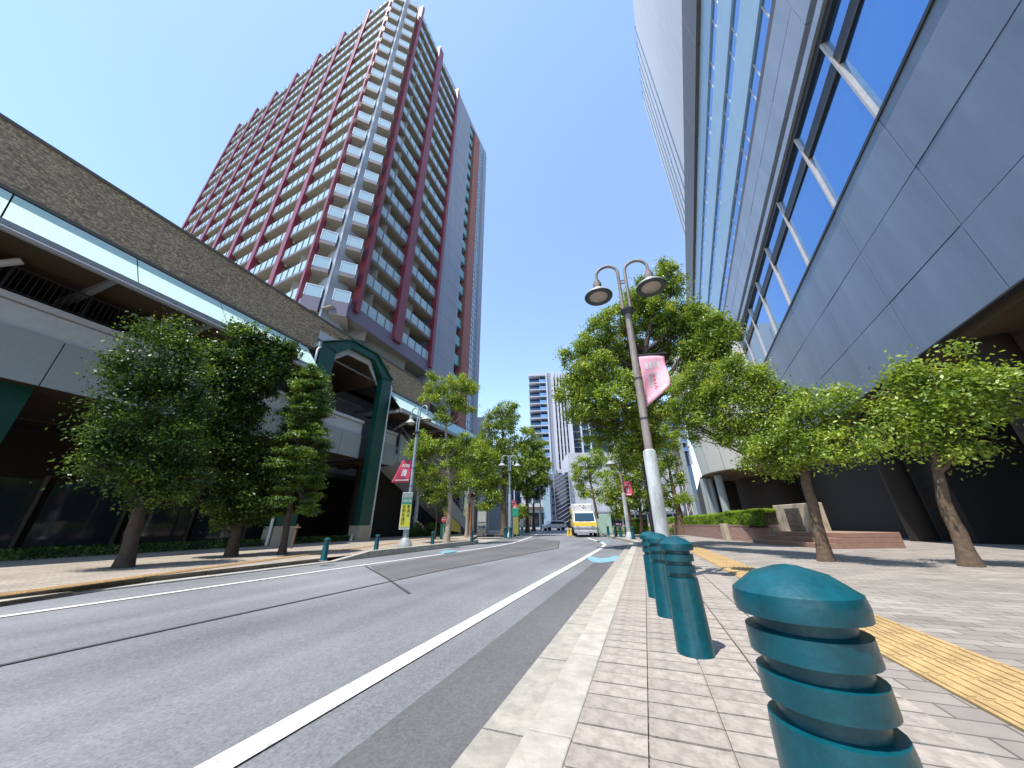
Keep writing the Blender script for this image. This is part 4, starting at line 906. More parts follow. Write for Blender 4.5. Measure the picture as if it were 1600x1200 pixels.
tree('dark_tree', 'broad dark evergreen with sunlit top at the left edge in front of the podium', gd(372, 14.5), [(378, 780), (385, 700), (395, 620)],
     [(385, 528, 22), (408, 535, 20), (430, 545, 18), (448, 550, 11), (378, 560, 26), (410, 572, 24), (440, 575, 14), (385, 603, 28), (415, 600, 20), (372, 650, 28), (392, 690, 22), (372, 710, 30), (408, 722, 14), (388, 750, 24), (350, 590, 32), (330, 640, 34), (345, 700, 34), (320, 560, 28), (360, 775, 22), (395, 645, 12, 1), (398, 775, 16), (375, 800, 18), (350, 800, 22), (405, 800, 12), (385, 735, 24, .6)],
     14.5, 'leaf_dark', 'bark_dark', .15, .12, 1.15, .38, .75)
tree('dark_tree', 'broad dark evergreen further left along the podium pavement', gd(215, 12.5), [(225, 780), (240, 700), (255, 620)],
     [(250, 545, 40), (290, 590, 40), (215, 590, 44), (255, 640, 46), (190, 660, 44), (280, 690, 42), (230, 720, 44), (170, 720, 36), (285, 750, 30), (215, 770, 26)],
     12.5, 'leaf_dark', 'bark_dark', .15, .09, 1.25, .42, .75)
tree('street_tree', 'leafy camphor far right beyond the stone sign', gd(1490, 11.5), [(1475, 780), (1460, 700), (1450, 640)],
     [(1420, 620, 44), (1470, 580, 46), (1520, 620, 44), (1450, 660, 46), (1400, 670, 36), (1500, 680, 40), (1540, 590, 36)], 11.5, 'leaf_camphor', 'bark', .14, .10, .85, .42, .75)
# hedge
M['leaf_hedge'] = leafmat('hedge_leaves', (.05, .12, .012), (.2, .34, .03), (.4, .55, .06))
def hedge(label, a, c, depth, z0, z1, n, L=.05, cat='hedge'):
    dd = c-a; fr = Frame(a, math.degrees(math.atan2(dd.x, dd.y))); Ln = dd.length
    T = root('hedge', fr.p(Ln/2, 0, z0), 0, label, cat)
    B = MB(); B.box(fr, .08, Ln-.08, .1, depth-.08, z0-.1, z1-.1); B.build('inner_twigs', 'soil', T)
    u = rng.uniform(size=(n, 3)); f = rng.uniform(size=n); ff = f < .5
    x = u[:, 0]*Ln; y = np.where(ff, rng.normal(0, .035, n)+.03, u[:, 1]*depth); z = np.where(ff, z0+u[:, 2]*(z1-z0), z1+rng.normal(0, .03, n)+.03*np.sin(x*3.1)+.02*np.sin(x*8))
    y = y+np.where(ff, .05*np.sin(x*2.3+z*5), 0)+np.where(ff, .12*((z-z0)/(z1-z0))**4, 0)
    P = np.array(fr.o)+x[:, None]*np.array(fr.u)+y[:, None]*np.array(fr.v)+z[:, None]*np.array([0, 0, 1.])
    N = rng.normal(size=(n, 3))*.6+np.where(ff[:, None], -np.array(fr.v), np.array([0, 0, 1.]))+np.array([0, 0, .3])
    leaf_mesh('leaves', P, N, L, .6, 'leaf_hedge', T)
hv = Frame(wp[1], math.degrees(math.atan2((wp[2]-wp[1]).x, (wp[2]-wp[1]).y)))
hedge('long clipped bright green hedge on top of the pink brick planter wall', wp[0]+Vector((.1, .1, 0)), wp[1]+Vector((.1, .08, 0)), 1.1, WZ-.02, 1.38, 26000, .06)
hedge('right half of the clipped hedge, nearest the stone sign', wp[1]+Vector((.1, .08, 0)), wp[2]+Vector((-.3, .1, 0)), 1.1, WZ-.02, 1.42, 30000, .055)
hedge('short clipped hedge piece left of the big lamp sleeve', gp(996, 838, KH)+Vector((0, 2, 0)), gp(1024, 838, KH)+Vector((.4, 2, 0)), .9, .3, 1.25, 5000, .08)
a = gd(940, 32); T = root('shrub_bed', gd(975, 30), 0, 'low flowering shrubs behind the far right bollards', 'shrubs')
n = 5000; q = rng.uniform(size=(n, 3)); P = np.array(gd(962, 31))+np.stack([q[:, 0]*7, q[:, 1]*1.5, q[:, 2]*.6], 1); leaf_mesh('leaves', P, rng.normal(size=(n, 3))+np.array([0, 0, .8]), .12, .6, 'leaf_hedge', T)
B = MB()
for i in range(60): p = gd(962, 31)+Vector((random.random()*7, random.random(), .4+random.random()*.4)); B.box(WORLD0_F := Frame((p.x, p.y), 90), 0, .1, 0, .1, p.z, p.z+.1)
B.build('blossoms', 'pink', T, kind='stuff')
T = root('shrub_bed', PD.p(0, -1.0, KH), 0, 'dark low ground cover beneath the green portal', 'shrubs')
n = 16000; q = rng.uniform(size=(n, 3)); P = np.array([PD.p(-16+a*22, -.4+b_*1.4, KH+c*.32) for a, b_, c in q]); leaf_mesh('leaves', P, rng.normal(size=(n, 3))+np.array([0, 0, .9]), .09, .6, 'leaf_dark', T)
T = root('shrub_bed', PD.p(12, -1.0, KH), 0, 'dark green shrubs at the foot of the staircase', 'shrubs')
n = 9000; q = rng.uniform(size=(n, 3)); P = np.array([PD.p(11+a*5.5, -.6+b_*.8, KH+c*1.1*(.4+.6*math.sin(a*9)**2)) for a, b_, c in q]); leaf_mesh('leaves', P, rng.normal(size=(n, 3))+np.array([0, 0, .9]), .1, .6, 'leaf_dark', T)

# ------------------------------------------------------------------ street furniture
def bollard(loc, label, h=.74, r=.12, grp='teal bollards along the right kerb'):
    loc = Vector(loc); T = root('bollard', loc, 0, label, 'bollard', grp)
    B = MB(); k = h; rr_ = r
    prof = [(rr_*1.06, 0), (rr_*.98, .02), (rr_*.9, k*.60), (rr_*.88, k*.63), (rr_*.72, k*.635), (rr_*.72, k*.67), (rr_*.88, k*.675), (rr_*.88, k*.735), (rr_*.74, k*.74), (rr_*.74, k*.77), (rr_*.9, k*.775), (rr_*.9, k*.835), (rr_*.74, k*.84), (rr_*.74, k*.868)]
    B.lathe(loc, prof, 28); B.build('post', 'teal', T, bev=0)
    B = MB(); B.lathe(loc, [(rr_*.74, k*.868), (rr_*.98, k*.872), (rr_*1.0, k*.90), (rr_*.97, k*.93), (rr_*.6, k*.975), (rr_*.2, k*.995), (0.001, k)], 28); B.build('cap', 'teal', T)
    B = MB(); B.lathe(loc, [(rr_*1.3, .0), (rr_*1.3, .012), (rr_*1.05, .014)], 24); B.build('base_ring', 'grey_metal', T)
    return T
def nearp(px, py, z):      # ground point below a top seen at px,py
    q = gp(px, py, z); return Vector((q.x, q.y, KH))
b1 = nearp(1053, 839.5, KH+.73); bollard(b1, 'nearest full teal ribbed bollard with domed cap, in front of the big lamp')
b0 = at(1226, 880.5, 1.06); bollard(Vector((b0.x, b0.y, KH)), 'teal bollard whose domed top fills the bottom right of the photo', b0.z-KH, .12)
b2 = nearp(1026, 834, KH+.73); bollard(b2, 'teal bollard half hidden behind the nearest one by the big lamp')
b3 = nearp(1013, 831, KH+.73); bollard(b3, 'teal bollard third from the camera, at the left of the near cluster')
for px, lb in ((951, 'far right teal bollard just left of the pale green cabinet end'), (963, 'far right teal bollard between cabinet and slim lamp, left of a pair'), (970.5, 'far right teal bollard directly left of the slim banner lamp'), (980, 'far right teal bollard directly right of the slim banner lamp'), (990, 'rightmost bollard of the distant row on the right pavement')):
    yb = 837+(px-951)*.15; bollard(gp(px, yb, KH), lb, .68, .11)
for px, py, lb in ((505, 876, 'left-most teal bollard, at the kerb ramp on the left pavement'), (587, 861.5, 'teal bollard left of the yellow sign lamp on the left pavement'), (675, 853.5, 'teal bollard between the sign lamp and the pale tree'), (737, 847.5, 'teal bollard at the end of the left kerb by the mirror pole')):
    q = gp(px, py, KH); bollard(q, lb, .56 if px < 600 else .6, .085, 'teal bollards along the left kerb')
for i, px in enumerate((789.5, 798, 804, 810, 816)):
    bollard(gp(px, 841-i*1.1, KH), ['far left teal bollard beside the red flower pot trunk', 'second of the distant left bollards under the red banner', 'middle one of the distant left bollards below the green sign', 'fourth of the distant left bollards near the thin young tree', 'farthest of the distant left bollards'][i], .7, .13, 'teal bollards along the left kerb')

def street_lamp(base, dirv, H, label, sleeve=None, colr='lamp_metal', sleeve_m='lamp_white', k=1.0, basem='lamp_white', banner=None, rs=.065, bell=.2, sh=1.):
    """twin shepherd's crook lamp. dirv: direction in which the two arms spread"""
    base = Vector(base); T = root('street_lamp', base, 0, label, 'street lamp', 'twin-headed street lamps'); dv = Vector(dirv).normalized(); Z = Vector((0, 0, 1))
    zc = H*.79
    B = MB(); B.lathe(base, [(bell, 0), (bell, .03), (bell*.93, .1), (bell*.75, .22), (bell*.55, .33), (bell*.48, .36), (rs*1.3, .37)], 24); B.build('base_bell', basem, T)
    zs = sleeve or H*.5
    B = MB(); B.lathe(base, [(rs*1.5, .33), (rs*1.5, zs-.06), (rs*1.4, zs-.02), (rs*.95, zs)], 18); B.build('sleeve', sleeve_m, T)
    B = MB(); B.lathe(base, [(rs, zs-.02), (rs*.85, zc)], 16); 
    B.build('shaft', colr, T)
    B = MB()
    for zz in (zs+.55, zs+1.35): B.lathe(base, [(rs*1.08, zz), (rs*1.08, zz+.03)], 16)
    B.build('clamp', 'lamp_rim', T)
    B = MB(); B.lathe(base, [(rs*.85, zc-.08), (rs*1.6, zc-.04), (rs*2.0, zc), (rs*2.0, zc+.03), (.02, zc+.04)], 18); B.build('collar', 'lamp_rim', T)
    for sgn in (-1, 1):
        rr_ = .24*k; x0 = .075; top = H-rr_
        path = [base+dv*sgn*x0+Z*zc, base+dv*sgn*x0+Z*top]+[base+dv*sgn*(x0+rr_-rr_*math.cos(a))+Z*(top+rr_*math.sin(a)) for a in np.linspace(.25, math.pi, 12)]
        e = base+dv*sgn*(x0+2*rr_)+Z*(top-.1); path.append(e)
        B = MB(); B.tube(path, .034*k, 10); ar = B.build('arm', colr, T)
        hd = MB(); hd.lathe(e+Z*-.02, [(.03, .0), (.065*k, -.01), (.065*k, -.07), (.095*k, -.09), (.095*k, -.2), (.09*k, -.22)], 20); hd.build('neck', colr, T)
        s_ = e+Z*-.22
        k0 = k; hd = MB(); hd.lathe(s_, [(.07*k, .02), (.1*k, -.03), (.15*k*sh, -.09), (.23*k*sh, -.17), (.27*k*sh, -.225), (.275*k*sh, -.25)], 28); shd = hd.build('lamp_shade', 'lamp_shade', T); k = k*sh
        hd = MB(); hd.lathe(s_, [(.275*k, -.24), (.26*k, -.275), (.18*k, -.255), (.16*k, -.2)], 28); hd.build('rim', 'lamp_rim', sub(T, shd))
        hd = MB(); hd.lathe(s_, [(.18*k, -.25), (.14*k, -.275), (.0005, -.285)], 28); hd.build('lens', 'lens', sub(T, shd)); k = k0
    B = MB(); B.tube([base-dv*.075+Z*(H-.55), base+dv*.075+Z*(H-.55)], .02, 6); B.tube([base-dv*.075+Z*(H-.48), base+dv*.075+Z*(H-.48)], .015, 6); B.build('cross_tie', colr, T)
    return T
def banner(base, dv, z1, z0, wtop, wbot, m, label, grp='street banners hanging from lamps', fold=.0, off=.08, mark='pinkred'):
    base = Vector(base); dv = Vector(dv).normalized(); Z = Vector((0, 0, 1)); nn = dv.cross(Z); T = root('street_banner', base+Z*z0, 0, label, 'banner', grp)
    B = MB(); B.tube([base+dv*.03+Z*z1, base+dv*(off+wtop+.06)+Z*(z1+.02)], .018, 8); B.build('banner_rod', 'black_metal', T)
    nx, nz = 10, 14; vs = []
    for j in range(nz+1):
        for i in range(nx+1):
            u = i/nx; v = j/nz; wv = wtop+(wbot-wtop)*v; zz = z1-.03-(z1-z0)*v-(-.32 if fold else .02)*u*v
            vs.append(base+dv*(off+wv*u)+Z*zz+nn*(.05*math.sin(u*4+v*5)*(.3+v)+fold*.5*v*u))
    B = MB(); fs = [(j*(nx+1)+i, j*(nx+1)+i+1, (j+1)*(nx+1)+i+1, (j+1)*(nx+1)+i) for j in range(nz) for i in range(nx)]
    B.add(vs, fs, 0, True); c = B.build('cloth', m, T); sm = c.modifiers.new('t', 'SOLIDIFY'); sm.thickness = .004
    # printed blocks lifted a hair off the cloth
    def P(u, v): 
        wv = wtop+(wbot-wtop)*v; zz = z1-.03-(z1-z0)*v-(-.32 if fold else .02)*u*v
        return base+dv*(off+wv*u)+Z*zz+nn*(.05*math.sin(u*4+v*5)*(.3+v)+fold*.5*v*u)
    def blk(us, vs_, mm, name, n=6):
        for s_ in (-1, 1):
            B = MB()
            for a in range(n):
                u0 = us[0]+(us[1]-us[0])*a/n; u1 = us[0]+(us[1]-us[0])*(a+1)/n
                for b_ in range(n):
                    v0 = vs_[0]+(vs_[1]-vs_[0])*b_/n; v1 = vs_[0]+(vs_[1]-vs_[0])*(b_+1)/n
                    B.quad(*[P(x, y)+nn*s_*.006 for x, y in ((u0, v0), (u1, v0), (u1, v1), (u0, v1))])
            B.build(name, mm, sub(T, c))
    for u0, u1 in ((.18, .3), (.34, .45), (.5, .6), (.66, .8)): blk((u0, u1), (.16, .30), 'white', 'print_mark', 2)
    blk((.3, .62), (.42, .72), 'panel_grey' if m == 'pink' else 'white', 'print_mark'); blk((.42, .55), (.46, .8), mark, 'print_mark', 4)
    blk((.1, .85), (.86, .92), 'white', 'print_mark')
    return T
UP = Vector((0, 0, 1))
nl = gp(1047, 911, KH); dvN = Vector((.95, -.3, 0))
dl = math.hypot(nl.x, nl.y)
Hn = at(968, 410, dl).z-KH
NLT = street_lamp(nl, dvN, Hn, 'large near twin-headed street lamp with rusty shaft and peeling silver sleeve', sleeve=at(1016, 702, dl).z-KH, k=.98, rs=.072, bell=.2, sh=1.13)
NLT['_o'].rotation_euler.y = R(1.2)
banner(nl+Vector((.07, 0, 0)), (.93, -.1, 0), at(1000, 562, dl).z, at(1013, 641, dl).z, .5, .42, 'pink', 'faded pink banner with a folded corner on the large near lamp', fold=.3)
ll = gp(632, 855, KH); dL = math.hypot(ll.x, ll.y); Hl = at(660, 636, dL).z-KH
street_lamp(ll, (.84, -.5, 0), Hl, 'twin-headed lamp with yellow sign board on the left pavement', sleeve=at(640, 780, dL).z-KH, colr='lamp_blue', sleeve_m='lamp_blue', basem='lamp_shade', rs=.08, bell=.32, k=.95)
banner(ll, (-.95, -.3, 0), at(640, 723, dL).z, at(630, 757, dL).z, .42, .8, 'pinkred', 'red banner swinging left from the sign lamp', mark='pinkred')
# sign board on the left lamp
SGN = root('notice_sign', ll+Vector((-.05, -.18, .9)), 0, 'tall yellow notice sign with black lettering strapped to the left lamp', 'sign')
c0 = ll+Vector((-.06, -.16, 0)); fd = Vector((c0.x, c0.y, 0)).normalized(); rt = Vector((fd.y, -fd.x, 0))
zt_, zb_ = at(638, 774, dL).z, at(631, 832, dL).z; wv = .22
def sb(z0, z1, m, name, y=0., x0=-wv, x1=wv):
    B = MB(); B.prism([c0+rt*x0+UP*z0-fd*y, c0+rt*x1+UP*z0-fd*y, c0+rt*x1+UP*z1-fd*y, c0+rt*x0+UP*z1-fd*y], -fd*.012); return B.build(name, m, SGN)
Ht = zt_-zb_
sb(zb_, zt_, 'white', 'board')
sb(zb_+Ht*.07, zb_+Ht*.66, 'yellow_sign', 'yellow_field', .014, -wv+.02, wv-.02); sb(zb_+Ht*.67, zb_+Ht*.84, 'green_sign', 'green_field', .014, -wv+.01, wv-.01); sb(zb_+Ht*.855, zb_+Ht*.98, 'panel_grey', 'top_field', .014, -wv+.01, wv-.01)
fs = Ht*.105
for i, ch in enumerate('左側を通行'): put_text(ch, fs, SGN, c0-rt*.095-fd*.03+UP*(zb_+Ht*(.60-.112*i)), rt, UP, 'black')
for i, ch in enumerate('車道は'): put_text(ch, fs, SGN, c0+rt*.095-fd*.03+UP*(zb_+Ht*(.60-.112*i)), rt, UP, 'black')
for i, ch in enumerate('自転車'): put_text(ch, fs*.95, SGN, c0+rt*(-.13+.13*i)-fd*.03+UP*(zb_+Ht*.755), rt, UP, 'white')
# further lamps
for px, py, ptop, lb, dd_ in ((984, 842, 705, 'slim weathered twin-headed lamp in the distant right row', 0), (797, 839, 712, 'twin-headed lamp half hidden in the left tree row with a small red banner', 0), (845, 832, 786, 'farthest twin-headed lamp silhouetted against the white corner block', 0)):
    q = gp(px, py, KH); dq = math.hypot(q.x, q.y); Hq = at(px-8 if px > 900 else px, ptop, dq).z-KH
    if px == 845: q = gd(846, 46); Hq = 6.0
    street_lamp(q, (.97, .2, 0), Hq, lb, colr='lamp_metal' if px > 900 else 'lamp_blue', sleeve_m='lamp_white' if px > 900 else 'lamp_blue', rs=.08, bell=.25, k=1.15)
    if px == 984: banner(q, (.97, .2, 0), at(970, 755, dq).z, at(975, 777, dq).z, .62, .5, 'pinkred', 'purple-red banner on the slim distant right lamp')
    if px == 797: banner(q, (.97, .2, 0), at(797, 784, dq).z, at(797, 798, dq).z, .45, .45, 'pinkred', 'small red banner on the distant left lamp')
# convex mirror
mb_ = gp(734, 839, KH); dm = math.hypot(mb_.x, mb_.y); MR = root('traffic_mirror', mb_, 0, 'orange-rimmed round convex mirror on an orange pole at the left driveway', 'traffic mirror')
zt_ = at(733, 777, dm).z; B = MB(); B.lathe(mb_, [(.045, 0), (.045, zt_-KH-.1)], 12); B.build('pole', 'orange', MR)
ax = Vector((.35, -.93, -.1)).normalized(); c = Vector((mb_.x, mb_.y, zt_))
B = MB(); B.lathe(c, [(.3, -.05), (.34, .0), (.33, .05), (.29, .05)], 28, ax=ax); B.lathe(c, [(.001, -.1), (.3, -.05)], 28, ax=ax); B.build('frame', 'orange', MR)
B = MB(); B.lathe(c, [(.29, .03), (.2, .07), (.1, .09), (.001, .095)], 28, ax=ax); B.build('mirror_face', 'mirror', MR)
B = MB(); p = c+Vector((.25, .3, -.35)); B.lathe(p, [(.16, -.03), (.17, 0), (.15, .02), (.001, .04)], 20, ax=Vector((.6, -.7, 0))); B.build('back_mirror', 'grey_metal', MR)
q = gp(729, 839, KH); PT = root('utility_pole', q, 0, 'grey pole with thick lower sleeve beside the orange mirror pole', 'pole')
B = MB(); B.lathe(q, [(.14, 0), (.14, 2.1), (.09, 2.2)], 14); B.build('sleeve', 'lamp_blue', PT); B = MB(); B.lathe(q, [(.075, 2.1), (.06, at(732, 742, dm).z-KH)], 12); B.build('shaft', 'rail', PT)
q = gp(739, 839, KH); B = MB(); B.lathe(q, [(.05, 0), (.05, 2.6), (.001, 2.61)], 10); tagm(B.build('steel_post', 'grey_metal'), 'plain short grey post right of the orange mirror pole', 'post')
# no entry sign + green box
q = gp(692, 843, KH); dq = math.hypot(q.x, q.y); NE = root('no_entry_sign', q, 0, 'round red no-entry sign above a green box left of the pale tree trunk', 'sign')
B = MB(); B.lathe(q, [(.03, 0), (.03, at(691, 809, dq).z-KH)], 10); B.build('pole', 'grey_metal', NE)
c = Vector((q.x, q.y-.06, at(691, 812, dq).z)); fd2 = Vector((c.x, c.y, 0)).normalized(); rt2 = Vector((fd2.y, -fd2.x, 0))
B = MB(); B.lathe(c, [(.001, 0), (.17, 0), (.17, -.02), (.001, -.021)], 28, ax=-fd2, smooth=False); B.build('disc_border', 'white', NE)
B = MB(); B.lathe(c-fd2*.004, [(.001, 0), (.155, 0), (.155, -.003)], 28, ax=-fd2, smooth=False); B.build('disc', 'red_sign', NE)
B = MB(); B.prism([c-fd2*.008+rt2*x+UP*z for x, z in ((-.11, -.025), (.11, -.025), (.11, .025), (-.11, .025))], -fd2*.004); B.build('bar', 'white', NE)
q = gp(691, 842.5, KH); GB = root('green_box', q, 0, 'tall narrow green metal box below the no-entry sign', 'box'); fr = Frame(q, 90)
B = MB(); B.box(fr, -.2, .2, .1, .5, KH, 1.05); B.build('body', 'green_box', GB, bev=.01); B = MB(); B.box(fr, -.23, .23, .07, .53, 1.05, 1.11); B.build('lid', 'green', GB)
B = MB(); B.box(fr, -.12, .12, .085, .099, .6, .9); B.build('plate', 'green_sign', GB)
# notice board far left row
q = gp(747, 838, KH); NB = root('notice_board', q, 0, 'pale grey notice board under the low leafy tree', 'notice board'); fr = Frame(q, 90)
B = MB(); B.box(fr, -.1, .65, 0, .08, .9, 2.05); B.build('board', 'panel_grey', NB)
B = MB(); B.box(fr, -.05, .6, -.02, .0, 1.2, 1.95); B.build('poster', 'white_panel', NB)
for x in (-.08, .58): B = MB(); B.box(fr, x, x+.06, .01, .07, KH, .899); B.build('leg', 'grey_metal', NB)
B = MB(); B.box(fr, -.1, .65, 0, .08, KH, .7); B.build('lower_panel', 'edge', NB)
# green/yellow totem
q = gp(806, 839, KH); TS = root('totem_sign', q, 0, 'upright sign with green head and yellow body in the far left row', 'sign'); fr = Frame(q, 90)
B = MB(); B.box(fr, -.25, .25, 0, .12, 1.5, 2.15); B.build('head', 'green_sign', TS, bev=.05); B = MB(); B.box(fr, -.2, .2, .01, .11, .3, 1.5); B.build('body', 'olive', TS)
for x in (-.2, .14): B = MB(); B.box(fr, x, x+.06, .02, .1, KH, .3); B.build('leg', 'green', TS)
# pale green cabinets
for i, (px, lb, w_) in enumerate(((944, 'pale green utility cabinet, the left slimmer one right of the truck', .55), (952, 'pale green utility cabinet, the right wider one behind the first far bollard', .9))):
    q = gp(px, 836.5, KH)+Vector((0, .6, 0)); CBN = root('utility_cabinet', q, 0, lb, 'cabinet', 'pale green cabinets'); fr = Frame(q, 98)
    B = MB(); B.box(fr, -w_/2, w_/2, 0, .8, KH+.08, 1.6+.08*i); B.build('body', 'cabinet', CBN, bev=.015)
    B = MB(); B.box(fr, -w_/2-.02, w_/2+.02, -.02, .82, KH, KH+.079); B.build('plinth', 'kerb', CBN)
    B = MB(); B.box(fr, -w_/2+.04, -.01, -.015, -.001, KH+.14, 1.52); B.build('door', 'cabinet', CBN); B = MB(); B.box(fr, .01, w_/2-.04, -.015, -.001, KH+.14, 1.52); B.build('door', 'cabinet', CBN)
    B = MB(); B.box(fr, -.06, -.03, -.03, -.016, .8, .95); B.build('handle', 'black_metal', CBN)
# tree stakes
for i, (px, lb) in enumerate(((438, 'left wooden tree stake at the layered tree trunk'), (455, 'right wooden tree stake at the layered tree trunk'))):
    q = gp(px, 857, KH); B = MB(); B.tube([q, q+Vector((.02, .05, .95))], .04, 8); B.tube([q+Vector((-.1, 0, .8)), q+Vector((.2, 0, .82))], .025, 6); tagm(B.build('tree_stake', 'wood'), lb, 'stake', 'wooden tree stakes')
q = gp(407, 853, KH); 
# small white bottle-like post at the portal base
q = PD.p(4.6, -.8, KH); B = MB(); B.lathe(q, [(.12, 0), (.12, .02), (.07, .03), (.05, .35), (.02, .42), (.001, .43)], 12); tagm(B.build('white_marker', 'white'), 'small white marker cone at the foot of the right green column', 'marker')

# ------------------------------------------------------------------ truck
tl, trr = gp(898, 839.5), gp(936, 839.5)
tc_ = (tl+trr)/2; tw = (trr-tl).length; az_t = 7.2+90
FT = Frame(tc_+Vector((0, .2, 0)), az_t)      # x to the right, y away from the camera
TK = froot('delivery_truck', FT, label='white delivery truck with yellow stripe parked nose-on at the right kerb', cat='truck')
hw = tw/2*.97; dT = math.hypot(tc_.x, tc_.y); zr_ = at(916, 785, dT).z; zc_ = at(916, 799, dT).z; zy1 = at(916, 815.8, dT).z; zy0 = at(916, 822, dT).z
B = MB()
sec = lambda y, z, w_: [(-w_, y, z), (w_, y, z)]
prof = [(-.02, .42, .94), (-.1, zy0-.1, 1.0), (-.08, zy0, 1.0), (-.02, zy1, .99), (.02, zy1+.03, .98), (.42, zc_-.05, .88), (.6, zc_+.05, .84)]
for i in range(len(prof)-1):
    (y0, z0, w0), (y1, z1, w1) = prof[i], prof[i+1]
    mi = 1 if i == 2 else (0 if i > 2 else 2)
    if i == 4: mi = 0
    B.quad(FT.p(-hw*w0, y0, z0), FT.p(hw*w0, y0, z0), FT.p(hw*w1, y1, z1), FT.p(-hw*w1, y1, z1), mi=mi)
    for s_ in (-1, 1): B.quad(FT.p(s_*hw*w0, y0, z0), FT.p(s_*hw*w0, 1.5, z0), FT.p(s_*hw*w1, 1.5, z1), FT.p(s_*hw*w1, y1, z1), mi=mi if mi != 2 else 2)
y1, z1, w1 = prof[-1]; B.quad(FT.p(-hw*w1, y1, z1), FT.p(hw*w1, y1, z1), FT.p(hw*w1, 1.5, z1), FT.p(-hw*w1, 1.5, z1))
B.quad(FT.p(-hw*.94, -.02, .42), FT.p(-hw*.94, 1.5, .42), FT.p(hw*.94, 1.5, .42), FT.p(hw*.94, -.02, .42)); B.quad(FT.p(-hw*.9, 1.5, .42), FT.p(hw*.9, 1.5, .42), FT.p(hw*.84, 1.5, z1), FT.p(-hw*.84, 1.5, z1))
cab = B.build('cab', ['white', 'yellow', 'truck_grey'], TK, bev=.03)
def onf(i, u0, u1, t0, t1, off):
    (y0, z0, w0), (y1, z1, w1) = prof[i], prof[i+1]
    L_ = lambda t: (y0+(y1-y0)*t, z0+(z1-z0)*t); a, c = L_(t0), L_(t1); return [FT.p(hw*u, y-off, z) for u, (y, z) in ((u0, a), (u1, a), (u1*.97, c), (u0*.97, c))]
B = MB(); B.prism(onf(4, -.86, .86, .06, .92, .02), FT.v*.012); B.build('windscreen', 'windscreen', TK)
for u0, u1 in ((-.5, -.02), (.05, .55)): B = MB(); q = onf(4, u0, u1, .08, .09, .05); B.tube([q[0], (q[1]+UP*.08)], .012, 5); B.build('wiper', 'black', TK)
for u in (-.78, .52): B = MB(); B.prism([FT.p(hw*a, -.12, z) for a, z in ((u, .62), (u+.26, .62), (u+.26, .8), (u, .8))], FT.v*.03); B.build('headlight', 'lens', TK)
B = MB(); B.box(FT, -hw*.96, hw*.96, -.14, .2, .3, .5); B.build('bumper', 'truck_grey', TK, bev=.03)
B = MB(); B.box(FT, -.17, .17, -.16, -.141, .36, .46); B.build('number_plate', 'white', TK)
for s_ in (-1, 1):
    B = MB(); B.tube([FT.p(s_*hw*.9, .35, zc_-.15), FT.p(s_*(hw+.16), .1, zc_-.2)], .015, 6); B.box(FT, s_*(hw+.16)-.07, s_*(hw+.16)+.07, .08, .13, zc_-.55, zc_-.2); B.build('wing_mirror', 'black', TK)
bw = hw*1.0
B = MB(); B.box(FT, -bw, bw, 1.55, 6.0, .75, zr_); bx_ = B.build('cargo_box', 'white', TK, bev=.03)
B = MB(); B.box(FT, -bw-.015, -bw-.001, 1.8, 5.8, .9, zr_-.35); B.build('side_stripe', 'yellow', sub(TK, bx_))
B = MB(); B.box(FT, -hw*.8, hw*.8, .8, 1.54, zc_+.06, zr_-.1); B.build('wind_deflector', 'white', TK, bev=.05)
for x, z, w_ in ((-.28, .7, .1), (.02, .7, .1), (-.05, .42, .16), (.16, .42, .1)):
    zz = zc_+(zr_-zc_)*z; B = MB(); B.box(FT, x, x+w_, .79, .799, zz, zz+.06); B.build('print_mark', 'black', TK)
for x, y in ((-hw+.12, .75), (hw-.12, .75), (-hw+.12, 4.6), (hw-.12, 4.6)):
    c = FT.p(x, y, .36); B = MB(); B.lathe(c, [(.2, -.11), (.36, -.11), (.37, -.07), (.37, .07), (.36, .11), (.2, .11)], 20, ax=FT.u); w_ = B.build('wheel', 'tyre', TK)
    B = MB(); B.lathe(c, [(.001, -.06), (.2, -.1), (.2, .1), (.001, .06)], 16, ax=FT.u); B.build('rim', 'grey_metal', sub(TK, w_))
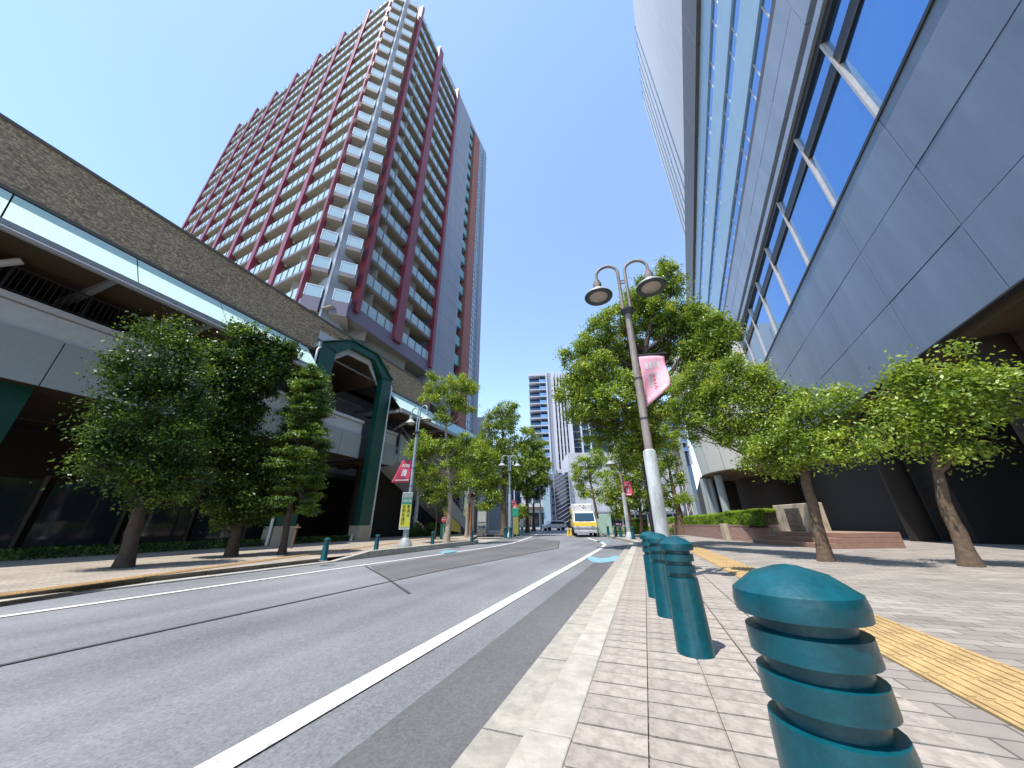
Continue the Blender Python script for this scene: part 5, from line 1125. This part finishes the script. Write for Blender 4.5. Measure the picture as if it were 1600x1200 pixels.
B = MB(); B.box(FT, -hw*.5, hw*.5, 1.2, 5.8, .5, .74); B.build('chassis', 'black_metal', TK)
# cones
def cone(loc, h, lb):
    T = root('traffic_cone', loc, 0, lb, 'cone', 'yellow cones beside the truck'); B = MB(); B.lathe(loc, [(.12, .03), (.035, h), (.001, h+.01)], 16); B.build('cone_body', 'yellow', T)
    B = MB(); fr = Frame(loc, 90); B.box(fr, -.17, .17, -.17, .17, loc[2], loc[2]+.03); B.build('foot', 'yellow', T)
cone(gp(899.5, 839), .68, 'nearest yellow cone at the left front corner of the truck'); cone(gp(888, 837), .72, 'leftmost yellow cone beside the truck'); cone(gp(892.5, 836), .6, 'rear middle yellow cone beside the truck, between the other two')
# car
qc = gp(866, 829.5); FC2 = Frame((qc.x, qc.y), 7.2+62); s0 = 1.0
CR = froot('white_car', FC2, label='white compact car crossing at the end of the street', cat='car')
B = MB(); W_ = 1.5
side = [(-1.9, .35), (-1.95, .7), (-1.75, .95), (-1.2, 1.02), (-.75, 1.48), (.9, 1.52), (1.6, 1.4), (1.85, .95), (1.85, .35)]
B.prism([FC2.p(x, -.75, z) for x, z in side], FC2.v*1.5); B.build('body', 'white', CR, bev=.08)
B = MB(); B.prism([FC2.p(x, -.765, z) for x, z in ((-1.05, 1.02), (-.7, 1.4), (1.4, 1.36), (1.6, 1.0))], FC2.v*.012); B.build('side_window', 'dark_glass', CR)
B = MB(); B.prism([FC2.p(1.62, -.6, 1.38), FC2.p(1.86, -.62, 1.0), FC2.p(1.86, .62, 1.0), FC2.p(1.62, .6, 1.38)], FC2.u*.03); B.build('rear_window', 'dark_glass', CR)
for x in (-1.2, 1.2):
    for y in (-.72, .72): B = MB(); B.lathe(FC2.p(x, y, .3), [(.001, -.08), (.3, -.08), (.3, .08), (.001, .08)], 16, ax=FC2.v); B.build('wheel', 'tyre', CR)
for y in (-.65, .5): B = MB(); B.box(FC2, 1.86, 1.9, y, y+.15, .75, .95); B.build('tail_light', 'red_sign', CR)
